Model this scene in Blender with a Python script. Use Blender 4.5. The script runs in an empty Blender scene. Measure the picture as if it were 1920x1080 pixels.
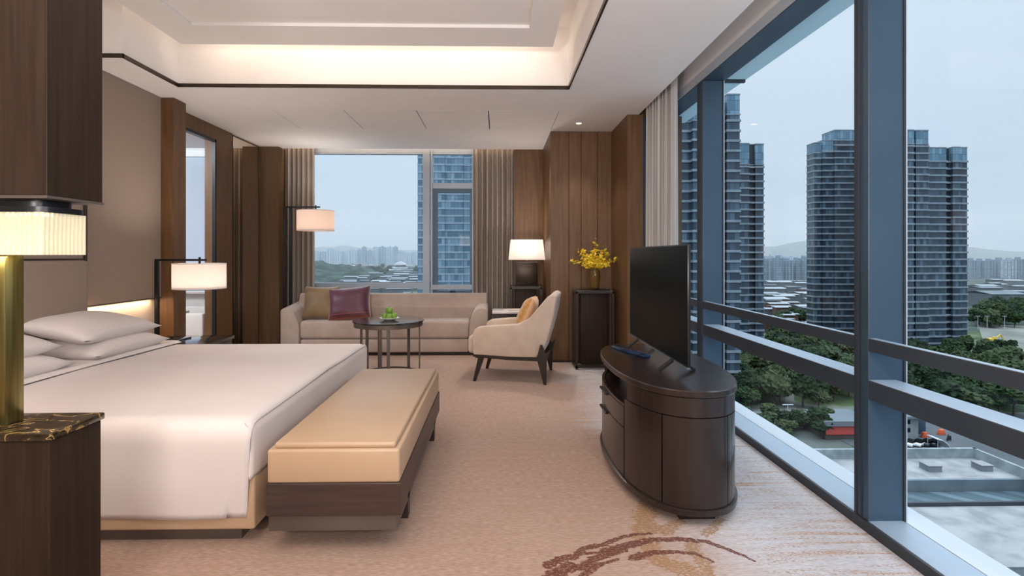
import bpy, bmesh, math, random
from mathutils import Vector, Matrix, noise
R = random.Random(7)
# ------------------------------------------------------------------ camera, sky, exposure, large lights
TH = 0.020
F = 980.0
scene = bpy.context.scene
cd = bpy.data.cameras.new('camera'); cam = bpy.data.objects.new('camera', cd)
scene.collection.objects.link(cam)
cam.location = (0, 0, 1.3); cam.rotation_euler = (math.pi/2, 0, -TH)
cd.sensor_width = 36.0; cd.sensor_fit = 'HORIZONTAL'; cd.lens = F/1920*36
cd.shift_x = 8.4/1920; cd.shift_y = -62/1920
cd.clip_start = 0.05; cd.clip_end = 9000
scene.camera = cam
vs = scene.view_settings
vs.view_transform = 'Standard'; vs.look = 'None'; vs.gamma = 1; vs.use_curve_mapping = False
vs.exposure = 0.0
scene.render.film_transparent = False

def srgb(r, g, b):
    f = lambda c: (c/255/12.92) if c/255 <= 0.04045 else ((c/255+0.055)/1.055)**2.4
    return (f(r), f(g), f(b), 1.0)

w = bpy.data.worlds.new('overcast_sky'); scene.world = w; w.use_nodes = True
nt = w.node_tree; nt.nodes.clear()
o = nt.nodes.new('ShaderNodeOutputWorld'); bg = nt.nodes.new('ShaderNodeBackground')
tc = nt.nodes.new('ShaderNodeTexCoord'); sp = nt.nodes.new('ShaderNodeSeparateXYZ')
rp = nt.nodes.new('ShaderNodeValToRGB'); nz = nt.nodes.new('ShaderNodeTexNoise'); mp = nt.nodes.new('ShaderNodeMapping')
ma = nt.nodes.new('ShaderNodeMath'); ma.operation = 'MULTIPLY_ADD'; ma.inputs[1].default_value = 0.16
mp.inputs['Scale'].default_value = (1.6, 1.6, 9); nz.inputs['Scale'].default_value = 1.3; nz.inputs['Detail'].default_value = 4
nt.links.new(tc.outputs['Generated'], mp.inputs[0]); nt.links.new(mp.outputs[0], nz.inputs['Vector'])
nt.links.new(tc.outputs['Generated'], sp.inputs[0])
sb = nt.nodes.new('ShaderNodeMath'); sb.operation = 'SUBTRACT'; sb.inputs[1].default_value = 0.08
nt.links.new(nz.outputs[0], ma.inputs[0]); nt.links.new(sp.outputs[2], ma.inputs[2])
nt.links.new(ma.outputs[0], sb.inputs[0]); nt.links.new(sb.outputs[0], rp.inputs[0])
e = rp.color_ramp.elements
e[0].position = 0.0; e[0].color = srgb(160, 186, 207)
e[1].position = 0.55; e[1].color = srgb(212, 228, 240)
x = e.new(0.13); x.color = srgb(184, 205, 223)
x = e.new(0.28); x.color = srgb(199, 217, 232)
nt.links.new(rp.outputs[0], bg.inputs[0])
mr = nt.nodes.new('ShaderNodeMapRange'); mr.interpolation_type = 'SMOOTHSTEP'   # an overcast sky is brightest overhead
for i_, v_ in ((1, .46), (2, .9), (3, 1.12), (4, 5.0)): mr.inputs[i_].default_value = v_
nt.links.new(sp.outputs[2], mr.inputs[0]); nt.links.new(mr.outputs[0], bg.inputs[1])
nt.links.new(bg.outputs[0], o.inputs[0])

def area(name, loc, rot, sx, sy, power, col, spread=180):
    l = bpy.data.lights.new(name, 'AREA'); l.shape = 'RECTANGLE'; l.size = sx; l.size_y = sy
    l.energy = power; l.color = col; l.spread = math.radians(spread)
    ob = bpy.data.objects.new(name, l); ob.location = loc; ob.rotation_euler = rot
    scene.collection.objects.link(ob); return ob
WARM = (1.0, 0.76, 0.55)
WARM2 = (1.0, 0.90, 0.82)
COVE = (1.0, 0.80, 0.63)
PI = math.pi
# strip lamps lying in the ceiling cove and other slots (each glows out of its own slot)
area('cove_strip_light', (-1.08, 4.375, 3.115), (PI/2, 0, 0), 3.0, 0.03, 5, COVE)
area('cove_strip_light', (-2.60, 1.6, 3.115), (0, -PI/2, 0), 0.03, 5.4, 8, COVE)
area('cove_strip_light', (0.45, 1.6, 3.115), (0, PI/2, 0), 0.03, 5.4, 4.5, COVE)
def glow(name, loc, power, col=WARM2, r=.18):
    l = bpy.data.lights.new(name, 'POINT'); l.energy = power; l.color = col; l.shadow_soft_size = r
    ob = bpy.data.objects.new(name, l); ob.location = loc; scene.collection.objects.link(ob)
# added uplights behind the camera brighten the ceiling, no lamps stand there
area('added_uplight', (-0.9, -0.7, 1.75), (PI-.8, 0, 0), 0.5, 0.5, 80, (1, .91, .86))
area('added_uplight', (1.1, -0.5, 1.75), (PI-.8, 0, 0), 0.4, 0.4, 48, (1, .94, .91))
# two added fill lights behind the camera, and the twin bedside lamp
glow('added_rear_fill', (-0.2, -1.2, 1.5), 55)
glow('added_rear_fill', (0.9, -1.4, 1.5), 60)
glow('bedside_lamp_light', (-2.6, 1.4, 1.15), 34)
area('headboard_strip_light', (-3.225, 3.0, 0.888), (0, -0.1, 0), 0.02, 3.94, 16, (1, .66, .40))
area('curtain_slot_light', (-1.35, 7.435, 2.98), (0.12, 0, 0), 3.4, 0.02, 9, WARM)
# ceiling spots: visible downlight, one behind the armchair, the rest added as fill
def spot(name, loc, power, ang=75, col=WARM2, blend=0.6, aim=None, r=0.05):
    l = bpy.data.lights.new(name, 'SPOT'); l.energy = power; l.color = col
    l.spot_size = math.radians(ang); l.spot_blend = blend; l.shadow_soft_size = r
    ob = bpy.data.objects.new(name, l); ob.location = loc
    if aim: ob.rotation_euler = (Vector(aim)-Vector(loc)).to_track_quat('-Z', 'Y').to_euler()
    scene.collection.objects.link(ob); return ob
spot('ceiling_spot_light', (0.93, 5.93, 2.78), 34, 80)
area('added_ceiling_fill', (-1.1, 1.7, 3.04), (0, 0, 0), 2.4, 2.4, 26, WARM2)  # added downward fill below the tray, no lamp panel is there
spot('ceiling_spot_light', (0.9, 1.2, 2.78), 15, 100)
spot('ceiling_spot_light', (0.3, 4.75, 2.78), 40, 80, aim=(0.1, 5.5, 0.3))
spot('ceiling_spot_light', (-1.6, 4.9, 2.78), 40, 105, aim=(-1.7, 5.8, 0))
spot('ceiling_spot_light', (-1.2, 0.5, 2.95), 22, 90, aim=(-1.6, 2.3, 0.2))
spot('ceiling_spot_light', (0.40, 6.45, 2.78), 75, 85, aim=(0.1, 5.5, 0.2), r=.03)

# ------------------------------------------------------------------ helpers
C = scene.collection
class MB:
    def __init__(s): s.bm = bmesh.new()
    def _fin(s, vs_, bev, seg):
        if bev > 0:
            es = set(e for v in vs_ for e in v.link_edges)
            bmesh.ops.bevel(s.bm, geom=list(es), offset=bev, segments=seg, affect='EDGES', profile=0.5)
    def box(s, x0, x1, y0, y1, z0, z1, bev=0, seg=2, m=None):
        mm = Matrix.Translation(((x0+x1)/2, (y0+y1)/2, (z0+z1)/2)) @ Matrix.Diagonal((abs(x1-x0), abs(y1-y0), abs(z1-z0), 1))
        if m is not None: mm = m @ mm
        r = bmesh.ops.create_cube(s.bm, size=1, matrix=mm); s._fin(r['verts'], bev, seg); return s
    def prism(s, pts, t0, t1, plane='xy', bev=0, seg=2, m=None):
        f = {'xy': lambda p, t: (p[0], p[1], t), 'xz': lambda p, t: (p[0], t, p[1]), 'yz': lambda p, t: (t, p[0], p[1])}[plane]
        a = [s.bm.verts.new(f(p, t0)) for p in pts]; b = [s.bm.verts.new(f(p, t1)) for p in pts]
        if m is not None:
            for v in a+b: v.co = m @ v.co
        n = len(pts); fs = [s.bm.faces.new(a), s.bm.faces.new(b[::-1])]
        for i in range(n): fs.append(s.bm.faces.new((a[i], b[i], b[(i+1) % n], a[(i+1) % n])))
        bmesh.ops.recalc_face_normals(s.bm, faces=fs)
        s._fin(a+b, bev, seg); return s
    def cyl(s, p0, p1, r0, r1=None, n=20, cap=True):
        p0 = Vector(p0); p1 = Vector(p1); d = p1-p0; r1 = r0 if r1 is None else r1
        m = Matrix.Translation((p0+p1)/2) @ d.to_track_quat('Z', 'Y').to_matrix().to_4x4()
        bmesh.ops.create_cone(s.bm, cap_ends=cap, segments=n, radius1=r0, radius2=r1, depth=d.length, matrix=m); return s
    def bar(s, p0, p1, w_, h_, bev=0, up='Y'):
        p0 = Vector(p0); p1 = Vector(p1); d = p1-p0
        m = Matrix.Translation((p0+p1)/2) @ d.to_track_quat('Z', up).to_matrix().to_4x4() @ Matrix.Diagonal((w_, h_, d.length, 1))
        r = bmesh.ops.create_cube(s.bm, size=1, matrix=m); s._fin(r['verts'], bev, 2); return s
    def lathe(s, prof, c=(0, 0, 0), n=32, sx=1, sy=1, ex=2.0, close=True):
        rings = []
        for r, z in prof:
            ring = []
            for k in range(n):
                a = 2*PI*k/n; ca, sa = math.cos(a), math.sin(a)
                q = (abs(ca)**ex+abs(sa)**ex)**(-1/ex) if ex != 2 else 1
                ring.append(s.bm.verts.new((c[0]+r*sx*ca*q, c[1]+r*sy*sa*q, c[2]+z)))
            rings.append(ring)
        fs = []
        for a, b in zip(rings, rings[1:]):
            for k in range(n): fs.append(s.bm.faces.new((a[k], a[(k+1) % n], b[(k+1) % n], b[k])))
        if close:
            if prof[0][0] > 1e-6: fs.append(s.bm.faces.new(rings[0][::-1]))
            if prof[-1][0] > 1e-6: fs.append(s.bm.faces.new(rings[-1]))
        bmesh.ops.remove_doubles(s.bm, verts=[v for r in (rings[0], rings[-1]) for v in r], dist=1e-6)
        return s
    def grid(s, fn, nu, nv, wrapu=False):
        V = [[s.bm.verts.new(fn(i/nu, j/nv)) for j in range(nv+1)] for i in range(nu+(0 if wrapu else 1))]
        n = len(V)
        for i in range(nu):
            for j in range(nv):
                a, b = V[i], V[(i+1) % n]
                s.bm.faces.new((a[j], b[j], b[j+1], a[j+1]))
        return s
    def blob(s, c, r, sub=2, k=0.25, fr=1.2, sq=(1, 1, 1), seed=0):
        rr = bmesh.ops.create_icosphere(s.bm, subdivisions=sub, radius=1)
        for v in rr['verts']:
            d = 1+k*noise.noise(v.co*fr+Vector((seed*3.1, seed, 0)))
            v.co = Vector((c[0]+v.co.x*r*d*sq[0], c[1]+v.co.y*r*d*sq[1], c[2]+v.co.z*r*d*sq[2]))
        return s
    def pillow(s, w_, h_, t, p=2.4, pinch=0.06, n=18, m=None, sag=0.0):
        for sd in (1, -1):
            def fn(u, v):
                a, b = 2*u-1, 2*v-1
                th = max(0, (1-abs(a)**p)*(1-abs(b)**p))**0.55*t/2
                x_ = a*w_/2*(1-pinch*(1-abs(b)**2)*abs(a)**3); y_ = b*h_/2*(1-pinch*(1-abs(a)**2)*abs(b)**3)
                z_ = sd*th*(1+0.10*noise.noise(Vector((a*2, b*2, sd*3+w_*7)))) - sag*a*a
                q = Vector((x_, y_, z_)); return m @ q if m is not None else q
            s.grid(fn, n, n)
        bmesh.ops.remove_doubles(s.bm, verts=s.bm.verts[:], dist=1e-4)
        bmesh.ops.recalc_face_normals(s.bm, faces=s.bm.faces[:])
        return s
    def build(s, name, mat, parent=None, origin=None, smooth=38, recalc=False, **props):
        bm = s.bm
        if recalc: bmesh.ops.recalc_face_normals(bm, faces=bm.faces[:])
        if parent is not None and origin is None and 'world' not in props: pass
        if origin is not None: bmesh.ops.translate(bm, verts=bm.verts[:], vec=-Vector(origin))
        bm.normal_update()
        if smooth:
            lim = math.radians(smooth)
            for f in bm.faces: f.smooth = True
            for e_ in bm.edges:
                if len(e_.link_faces) == 2 and e_.calc_face_angle(0) > lim: e_.smooth = False
        me = bpy.data.meshes.new(name); bm.to_mesh(me); bm.free()
        if mat is not None:
            for mt in (mat if isinstance(mat, (list, tuple)) else [mat]): me.materials.append(mt)
        ob = bpy.data.objects.new(name, me); C.objects.link(ob)
        if parent is not None: ob.parent = parent
        elif origin is not None: ob.location = origin
        for k, v in props.items(): ob[k] = v
        return ob
def thing(name, label, cat, loc=(0, 0, 0), rz=0, group=None):
    ob = bpy.data.objects.new(name, None); ob.empty_display_size = 0.1; C.objects.link(ob)
    ob.location = loc; ob.rotation_euler = (0, 0, rz); ob['label'] = label; ob['category'] = cat
    if group: ob['group'] = group
    return ob
def tag(ob, label, cat, group=None, kind=None):
    ob['label'] = label; ob['category'] = cat
    if group: ob['group'] = group
    if kind: ob['kind'] = kind
    return ob
def struct(name, mb, mat, parent=None, label=None, **k):
    ob = mb.build(name, mat, parent, **k)
    if parent is None: ob['kind'] = 'structure'
    if label: ob['label'] = label
    return ob
def sempty(name, label=None):
    ob = bpy.data.objects.new(name, None); C.objects.link(ob); ob['kind'] = 'structure'
    if label: ob['label'] = label
    return ob
def B(*a, **k): return MB().box(*a, **k)
def copy_tree(ob, loc=None, rz=None, label=None):
    c = ob.copy(); C.objects.link(c)
    for ch in list(ob.children):
        d = ch.copy(); C.objects.link(d); d.parent = c
        for g in list(ch.children):
            h = g.copy(); C.objects.link(h); h.parent = d
    if loc is not None: c.location = loc
    if rz is not None: c.rotation_euler = (0, 0, rz)
    if label: c['label'] = label
    return c

# ------------------------------------------------------------------ materials
def new_mat(name):
    m = bpy.data.materials.new(name); m.use_nodes = True
    return m, m.node_tree, m.node_tree.nodes['Principled BSDF']
def N(t, typ, **k):
    n = t.nodes.new(typ)
    for a, b in k.items(): setattr(n, a, b)
    return n
def coords(t, scale=(1, 1, 1), loc=(0, 0, 0)):
    tc = N(t, 'ShaderNodeTexCoord'); mp = N(t, 'ShaderNodeMapping')
    mp.inputs['Scale'].default_value = scale; mp.inputs['Location'].default_value = loc
    t.links.new(tc.outputs['Object'], mp.inputs[0]); return mp.outputs[0]
def pmat(name, c1, c2=None, rough=0.5, metal=0, scale=(1, 1, 1), nscale=3.0, detail=5, bump=0.0, bscale=None, coat=0, spec=0.5, sheen=0, emis=None, es=0, lo=0.35, hi=0.65):
    m, t, p = new_mat(name)
    p.inputs['Roughness'].default_value = rough; p.inputs['Metallic'].default_value = metal
    p.inputs['Specular IOR Level'].default_value = spec
    p.inputs['Coat Weight'].default_value = coat; p.inputs['Coat Roughness'].default_value = 0.12
    p.inputs['Sheen Weight'].default_value = sheen
    v = coords(t, scale); nz = N(t, 'ShaderNodeTexNoise'); nz.inputs['Scale'].default_value = nscale; nz.inputs['Detail'].default_value = detail
    t.links.new(v, nz.inputs['Vector'])
    rp = N(t, 'ShaderNodeValToRGB'); rp.color_ramp.elements[0].position = lo; rp.color_ramp.elements[1].position = hi
    rp.color_ramp.elements[0].color = c1; rp.color_ramp.elements[1].color = c2 or c1
    t.links.new(nz.outputs[0], rp.inputs[0]); t.links.new(rp.outputs[0], p.inputs['Base Color'])
    if bump:
        b = N(t, 'ShaderNodeBump'); b.inputs['Strength'].default_value = bump; b.inputs['Distance'].default_value = 0.002
        n2 = nz
        if bscale:
            n2 = N(t, 'ShaderNodeTexNoise'); n2.inputs['Scale'].default_value = bscale; n2.inputs['Detail'].default_value = 2
            t.links.new(v, n2.inputs['Vector'])
        t.links.new(n2.outputs[0], b.inputs['Height']); t.links.new(b.outputs[0], p.inputs['Normal'])
    if emis: p.inputs['Emission Color'].default_value = emis; p.inputs['Emission Strength'].default_value = es
    return m
M = {}
M['white'] = pmat('white_ceiling_paint', srgb(238, 235, 233), srgb(241, 238, 236), 0.7, spec=0.2)
M['wall'] = pmat('off_white_wall_paint', srgb(190, 180, 170), srgb(196, 186, 176), 0.7, spec=0.2)
M['fabricwall'] = pmat('taupe_fabric_wallcovering', srgb(148, 132, 120), srgb(156, 140, 127), 0.85, nscale=220, scale=(1, 1, 1), bump=0.15, spec=0.2)
M['wood'] = pmat('brown_walnut_veneer', srgb(96, 69, 45), srgb(112, 83, 56), 0.42, scale=(9, 9, 0.7), nscale=3.2, detail=8, spec=0.35)
M['wood_dk'] = pmat('dark_brown_veneer', srgb(98, 77, 56), srgb(110, 88, 65), 0.45, scale=(9, 9, 0.6), nscale=3.0, detail=8, spec=0.3)
M['espresso'] = pmat('espresso_stained_wood', srgb(36, 27, 25), srgb(45, 34, 30), 0.28, scale=(14, 14, 0.7), nscale=3.0, detail=8, spec=0.45, coat=0.15)
M['espresso_l'] = pmat('dark_stained_oak', srgb(38, 27, 20), srgb(50, 37, 28), 0.5, scale=(22, 22, 0.8), nscale=3.0, detail=8, spec=0.18)
M['bench_wood'] = pmat('dark_bench_wood', srgb(58, 46, 43), srgb(72, 57, 52), 0.4, scale=(1.0, 1.0, 16), nscale=3.0, detail=7, spec=0.4)
M['bronze'] = pmat('dark_bronze_metal', srgb(62, 52, 46), srgb(74, 62, 54), 0.35, metal=0.7)
M['bronze_l'] = pmat('grey_bronze_metal', srgb(98, 90, 86), srgb(112, 104, 98), 0.38, metal=0.5)
M['black'] = pmat('black_metal', srgb(30, 32, 36), srgb(38, 40, 44), 0.35, metal=0.5)
M['blackwood'] = pmat('black_stained_wood', srgb(34, 27, 25), srgb(44, 35, 31), 0.35, scale=(10, 10, 1))
M['frame'] = pmat('blue_grey_window_metal', srgb(66, 86, 104), srgb(70, 90, 108), 0.42, metal=0.45)
M['rail'] = pmat('shaded_rail_metal', srgb(58, 66, 76), srgb(62, 70, 80), 0.45, metal=0.3)  # darker than the frame metal: room-side shade put into the colour
M['frame_dk'] = pmat('dark_window_gasket', srgb(40, 46, 54), srgb(46, 52, 60), 0.5)
M['alu'] = pmat('pale_aluminium', srgb(188, 196, 204), srgb(192, 200, 208), 0.4, metal=0.1)
M['sillm'] = pmat('pale_blue_sill_metal', srgb(158, 174, 190), srgb(162, 178, 194), 0.38, metal=0.3)
M['frame_g'] = pmat('grey_window_metal', srgb(146, 156, 168), srgb(152, 162, 174), 0.4, metal=0.3)
M['linen'] = pmat('white_bed_linen', srgb(216, 208, 206), srgb(222, 214, 212), 0.85, nscale=2, spec=0.15, sheen=0.1)
M['leather'] = pmat('tan_leather', srgb(184, 156, 128), srgb(191, 163, 135), 0.36, nscale=2.0, bump=0.08, bscale=300, spec=0.45)
M['sofa'] = pmat('beige_velvet_upholstery', srgb(166, 150, 140), srgb(176, 160, 150), 0.85, nscale=6, bump=0.1, bscale=400, sheen=0.3, spec=0.2)
M['chair'] = pmat('cream_velvet_upholstery', srgb(190, 171, 155), srgb(200, 182, 166), 0.85, nscale=9, bump=0.1, bscale=400, sheen=0.3, spec=0.2)
M['olive'] = pmat('olive_silk', srgb(112, 88, 56), srgb(128, 102, 66), 0.5, nscale=5, bump=0.2, bscale=120, sheen=0.4)
M['peach'] = pmat('peach_silk', srgb(206, 158, 120), srgb(214, 168, 130), 0.5, nscale=5, sheen=0.3)
M['gold'] = pmat('gold_brocade', srgb(176, 128, 66), srgb(206, 160, 96), 0.5, nscale=30, bump=0.2, bscale=90, sheen=0.3)
M['brass'] = pmat('brushed_brass', srgb(112, 102, 58), srgb(146, 134, 84), 0.3, metal=0.85, scale=(30, 30, 1.2), nscale=2.0)
M['dark_frame'] = pmat('dark_frame_metal', srgb(66, 58, 54), srgb(72, 64, 58), 0.4, metal=0.4)
M['screen'] = pmat('black_screen_glass', srgb(9, 12, 11), srgb(10, 13, 12), 0.3, spec=0.03)
M['plastic'] = pmat('black_plastic', srgb(20, 20, 22), srgb(24, 24, 26), 0.3)
M['plastic_l'] = pmat('silver_plastic', srgb(120, 124, 128), srgb(128, 132, 136), 0.3, metal=0.5)
M['blue_gloss'] = pmat('glossy_blue_plastic', srgb(18, 30, 48), srgb(30, 66, 108), 0.15, nscale=8)
M['china'] = pmat('white_china', srgb(222, 222, 222), None, 0.15)
M['apple'] = pmat('green_apple_skin', srgb(96, 138, 48), srgb(128, 166, 66), 0.3, nscale=12)
M['applestem'] = pmat('apple_stem', srgb(60, 44, 26), None, 0.6)
M['paper'] = pmat('newspaper', srgb(176, 150, 140), srgb(226, 218, 212), 0.7, scale=(1, 30, 1), nscale=4, lo=0.45, hi=0.55)
M['marble_w'] = pmat('white_stone', srgb(206, 200, 198), srgb(216, 210, 208), 0.25, nscale=4)
M['petal'] = pmat('yellow_petals', srgb(214, 176, 18), srgb(244, 222, 60), 0.5, nscale=20)
M['stem'] = pmat('green_stem', srgb(96, 108, 40), None, 0.6)
M['tub'] = pmat('white_bathtub_enamel', srgb(226, 220, 216), None, 0.2)
M['towel'] = pmat('white_towel', srgb(222, 222, 228), None, 0.9, bump=0.3, bscale=300)
M['socket'] = pmat('dark_socket_plate', srgb(40, 34, 30), None, 0.4)

def glass_mat(name, tint=(0.99, 0.995, 1, 1), refl=1.0, rough=0.0):
    m, t, p = new_mat(name); t.nodes.remove(p); out = t.nodes['Material Output']
    tr = N(t, 'ShaderNodeBsdfTransparent'); tr.inputs[0].default_value = tint
    gl = N(t, 'ShaderNodeBsdfGlossy'); gl.inputs['Roughness'].default_value = rough
    fr = N(t, 'ShaderNodeFresnel'); fr.inputs[0].default_value = 1.45
    mu = N(t, 'ShaderNodeMath', operation='MULTIPLY'); mu.inputs[1].default_value = refl
    mx = N(t, 'ShaderNodeMixShader')
    t.links.new(fr.outputs[0], mu.inputs[0]); t.links.new(mu.outputs[0], mx.inputs[0])
    t.links.new(tr.outputs[0], mx.inputs[1]); t.links.new(gl.outputs[0], mx.inputs[2]); t.links.new(mx.outputs[0], out.inputs[0]); return m
M['glass'] = glass_mat('window_glass', refl=0.03)
M['glass2'] = glass_mat('table_glass', (0.8, 0.85, 0.85, 1), 1.0)
def vase_mat():
    m, t, p = new_mat('amber_glass'); p.inputs['Base Color'].default_value = srgb(120, 90, 36)
    p.inputs['Roughness'].default_value = 0.08; p.inputs['Transmission Weight'].default_value = 0.35; return m
M['vase'] = vase_mat()
def mirror_mat():
    m, t, p = new_mat('bronze_mirror'); p.inputs['Base Color'].default_value = srgb(226, 214, 202)
    p.inputs['Metallic'].default_value = 1; p.inputs['Roughness'].default_value = 0.02; return m
M['mirror'] = mirror_mat()
def shade_mat(name, col, em, es):
    m, t, p = new_mat(name); out = t.nodes['Material Output']
    p.inputs['Base Color'].default_value = col; p.inputs['Roughness'].default_value = 0.9
    p.inputs['Emission Color'].default_value = em; p.inputs['Emission Strength'].default_value = es
    tl = N(t, 'ShaderNodeBsdfTranslucent'); tl.inputs[0].default_value = col
    mx = N(t, 'ShaderNodeMixShader'); mx.inputs[0].default_value = 0.5
    t.links.new(p.outputs[0], mx.inputs[1]); t.links.new(tl.outputs[0], mx.inputs[2]); t.links.new(mx.outputs[0], out.inputs[0]); return m
M['shade'] = shade_mat('lit_white_lamp_shade', srgb(232, 222, 214), srgb(255, 238, 226), 0.36)
M['shade2'] = shade_mat('lit_peach_lamp_shade', srgb(226, 204, 190), srgb(255, 214, 190), 0.5)
M['bulb'] = pmat('glowing_bulb', srgb(255, 236, 200), None, emis=srgb(255, 226, 180), es=9)
M['bulb_hot'] = pmat('bright_led', srgb(255, 236, 200), None, emis=srgb(255, 214, 130), es=40)
def crystal_mat():
    m, t, p = new_mat('lit_crystal_rods'); out = t.nodes['Material Output']
    v = coords(t, (1, 1, 0.08)); nz = N(t, 'ShaderNodeTexNoise'); nz.inputs['Scale'].default_value = 60; nz.inputs['Detail'].default_value = 3
    t.links.new(v, nz.inputs['Vector']); rp = N(t, 'ShaderNodeValToRGB')
    rp.color_ramp.elements[0].position = 0.35; rp.color_ramp.elements[1].position = 0.68
    rp.color_ramp.elements[0].color = srgb(170, 160, 128); rp.color_ramp.elements[1].color = srgb(255, 252, 236)
    t.links.new(nz.outputs[0], rp.inputs[0]); t.links.new(rp.outputs[0], p.inputs['Emission Color'])
    p.inputs['Emission Strength'].default_value = 0.36; p.inputs['Base Color'].default_value = srgb(214, 204, 176)
    p.inputs['Roughness'].default_value = 0.08; p.inputs['Transmission Weight'].default_value = 0.4; return m
M['crystal'] = crystal_mat()
def purple_mat():
    m, t, p = new_mat('plum_silk_striped'); tc = N(t, 'ShaderNodeTexCoord'); sp = N(t, 'ShaderNodeSeparateXYZ')
    t.links.new(tc.outputs['Object'], sp.inputs[0]); rp = N(t, 'ShaderNodeValToRGB'); rp.color_ramp.interpolation = 'CONSTANT'
    ad = N(t, 'ShaderNodeMath', operation='ADD'); ad.inputs[1].default_value = 0.22
    t.links.new(sp.outputs[1], ad.inputs[0])
    mu = N(t, 'ShaderNodeMath', operation='MULTIPLY'); mu.inputs[1].default_value = 2.27; t.links.new(ad.outputs[0], mu.inputs[0])
    t.links.new(mu.outputs[0], rp.inputs[0]); cr = rp.color_ramp.elements
    cr[0].position = 0; cr[0].color = srgb(128, 70, 52); cr[1].position = 0.06; cr[1].color = srgb(92, 34, 36)
    for pz, c in ((0.12, (64, 22, 34)), (0.16, (120, 46, 58)), (0.19, (72, 24, 40)), (0.23, (84, 38, 60))):
        q = cr.new(pz); q.color = srgb(*c)
    t.links.new(rp.outputs[0], p.inputs['Base Color']); p.inputs['Roughness'].default_value = 0.42; p.inputs['Sheen Weight'].default_value = 0.4
    return m
M['purple'] = purple_mat()
def marble_mat():
    m, t, p = new_mat('dark_brown_marble'); v = coords(t, (1, 1, 1)); nz = N(t, 'ShaderNodeTexNoise'); nz.inputs['Scale'].default_value = 7; nz.inputs['Detail'].default_value = 8; nz.inputs['Distortion'].default_value = 1.6
    t.links.new(v, nz.inputs['Vector']); sb = N(t, 'ShaderNodeMath', operation='SUBTRACT'); sb.inputs[1].default_value = 0.5
    ab = N(t, 'ShaderNodeMath', operation='ABSOLUTE'); t.links.new(nz.outputs[0], sb.inputs[0]); t.links.new(sb.outputs[0], ab.inputs[0])
    rp = N(t, 'ShaderNodeValToRGB'); cr = rp.color_ramp.elements; cr[0].position = 0; cr[0].color = srgb(190, 160, 100); cr[1].position = 0.03; cr[1].color = srgb(52, 42, 30)
    q = cr.new(0.012); q.color = srgb(120, 96, 58); q = cr.new(0.2); q.color = srgb(34, 27, 20)
    t.links.new(ab.outputs[0], rp.inputs[0]); t.links.new(rp.outputs[0], p.inputs['Base Color']); p.inputs['Roughness'].default_value = 0.1; return m
M['marble'] = marble_mat()
def curtain_mat(name, a, b):
    m, t, p = new_mat(name); out = t.nodes['Material Output']
    v = coords(t, (45, 45, 0.3)); nz = N(t, 'ShaderNodeTexNoise'); nz.inputs['Scale'].default_value = 1.5; nz.inputs['Detail'].default_value = 6
    t.links.new(v, nz.inputs['Vector']); rp = N(t, 'ShaderNodeValToRGB'); rp.color_ramp.elements[0].position = 0.35; rp.color_ramp.elements[1].position = 0.65
    rp.color_ramp.elements[0].color = a; rp.color_ramp.elements[1].color = b
    t.links.new(nz.outputs[0], rp.inputs[0]); t.links.new(rp.outputs[0], p.inputs['Base Color']); p.inputs['Roughness'].default_value = 0.9; p.inputs['Specular IOR Level'].default_value = 0.15
    tl = N(t, 'ShaderNodeBsdfTranslucent'); t.links.new(rp.outputs[0], tl.inputs[0]); mx = N(t, 'ShaderNodeMixShader'); mx.inputs[0].default_value = 0.12
    t.links.new(p.outputs[0], mx.inputs[1]); t.links.new(tl.outputs[0], mx.inputs[2]); t.links.new(mx.outputs[0], out.inputs[0]); return m
M['curtain'] = curtain_mat('taupe_linen_curtain', srgb(158, 147, 137), srgb(176, 165, 155))
M['curtain_r'] = curtain_mat('window_lit_linen_curtain', srgb(178, 177, 176), srgb(214, 213, 212))  # paler than the far curtains: window light put into the colour
M['blind'] = shade_mat('white_sheer_blind', srgb(236, 242, 250), srgb(200, 220, 244), 0.0)

# ------------------------------------------------------------------ floor (carpet with woven brush strokes)
def floor_pt(u, v, z=0.0):
    d = F*(1.3-z)/(v-478.0); X = (u-932.0)*d/F; return X, d-TH*X
def crop8(px, py): return floor_pt(980+px*0.34375, 780+py*0.34375)
rust = [([(135, 815), (200, 780), (290, 765), (330, 720), (430, 705), (540, 660), (620, 645), (700, 640)], .030, .010),
        ([(330, 750), (400, 745)], .016, .008),
        ([(440, 745), (560, 710), (700, 675), (860, 670), (1000, 685), (1100, 720), (1200, 760), (1270, 795)], .034, .008),
        ([(160, 873), (250, 820), (330, 830), (400, 775), (480, 750), (560, 730)], .045, .018),
        ([(600, 775), (700, 745), (820, 740), (940, 750), (1040, 795)], .028, .008),
        ([(330, 870), (420, 810), (520, 780)], .022, .010)]
goldp = [([(690, 480), (660, 560), (700, 620), (735, 600)], .055, .03), ([(620, 600), (640, 665)], .02, .03),
         ([(690, 700), (720, 770), (800, 810), (900, 840), (940, 880)], .045, .05), ([(925, 690), (930, 740), (990, 800), (1010, 870)], .03, .03),
         ([(780, 630), (830, 590), (870, 575)], .035, .02), ([(1000, 640), (1040, 610), (1080, 560)], .025, .02)]
far_r = [([floor_pt(700, 682), floor_pt(715, 676), floor_pt(722, 684), floor_pt(716, 694)], .05, .03)]
def segd(px, py, a, b):
    dx, dy = b[0]-a[0], b[1]-a[1]; L = dx*dx+dy*dy or 1e-9
    t = max(0, min(1, ((px-a[0])*dx+(py-a[1])*dy)/L)); return math.hypot(px-a[0]-t*dx, py-a[1]-t*dy), t
def mask(strokes, X, Y):
    best = 0
    for pts, w0, w1 in strokes:
        n = len(pts)-1
        for i in range(n):
            dd, t = segd(X, Y, pts[i], pts[i+1]); f = (i+t)/n; wd = w0*(1-f)+w1*f
            best = max(best, 1-dd/(wd*1.9))
            if best >= 1: return 1
    return max(0, best)
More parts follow.
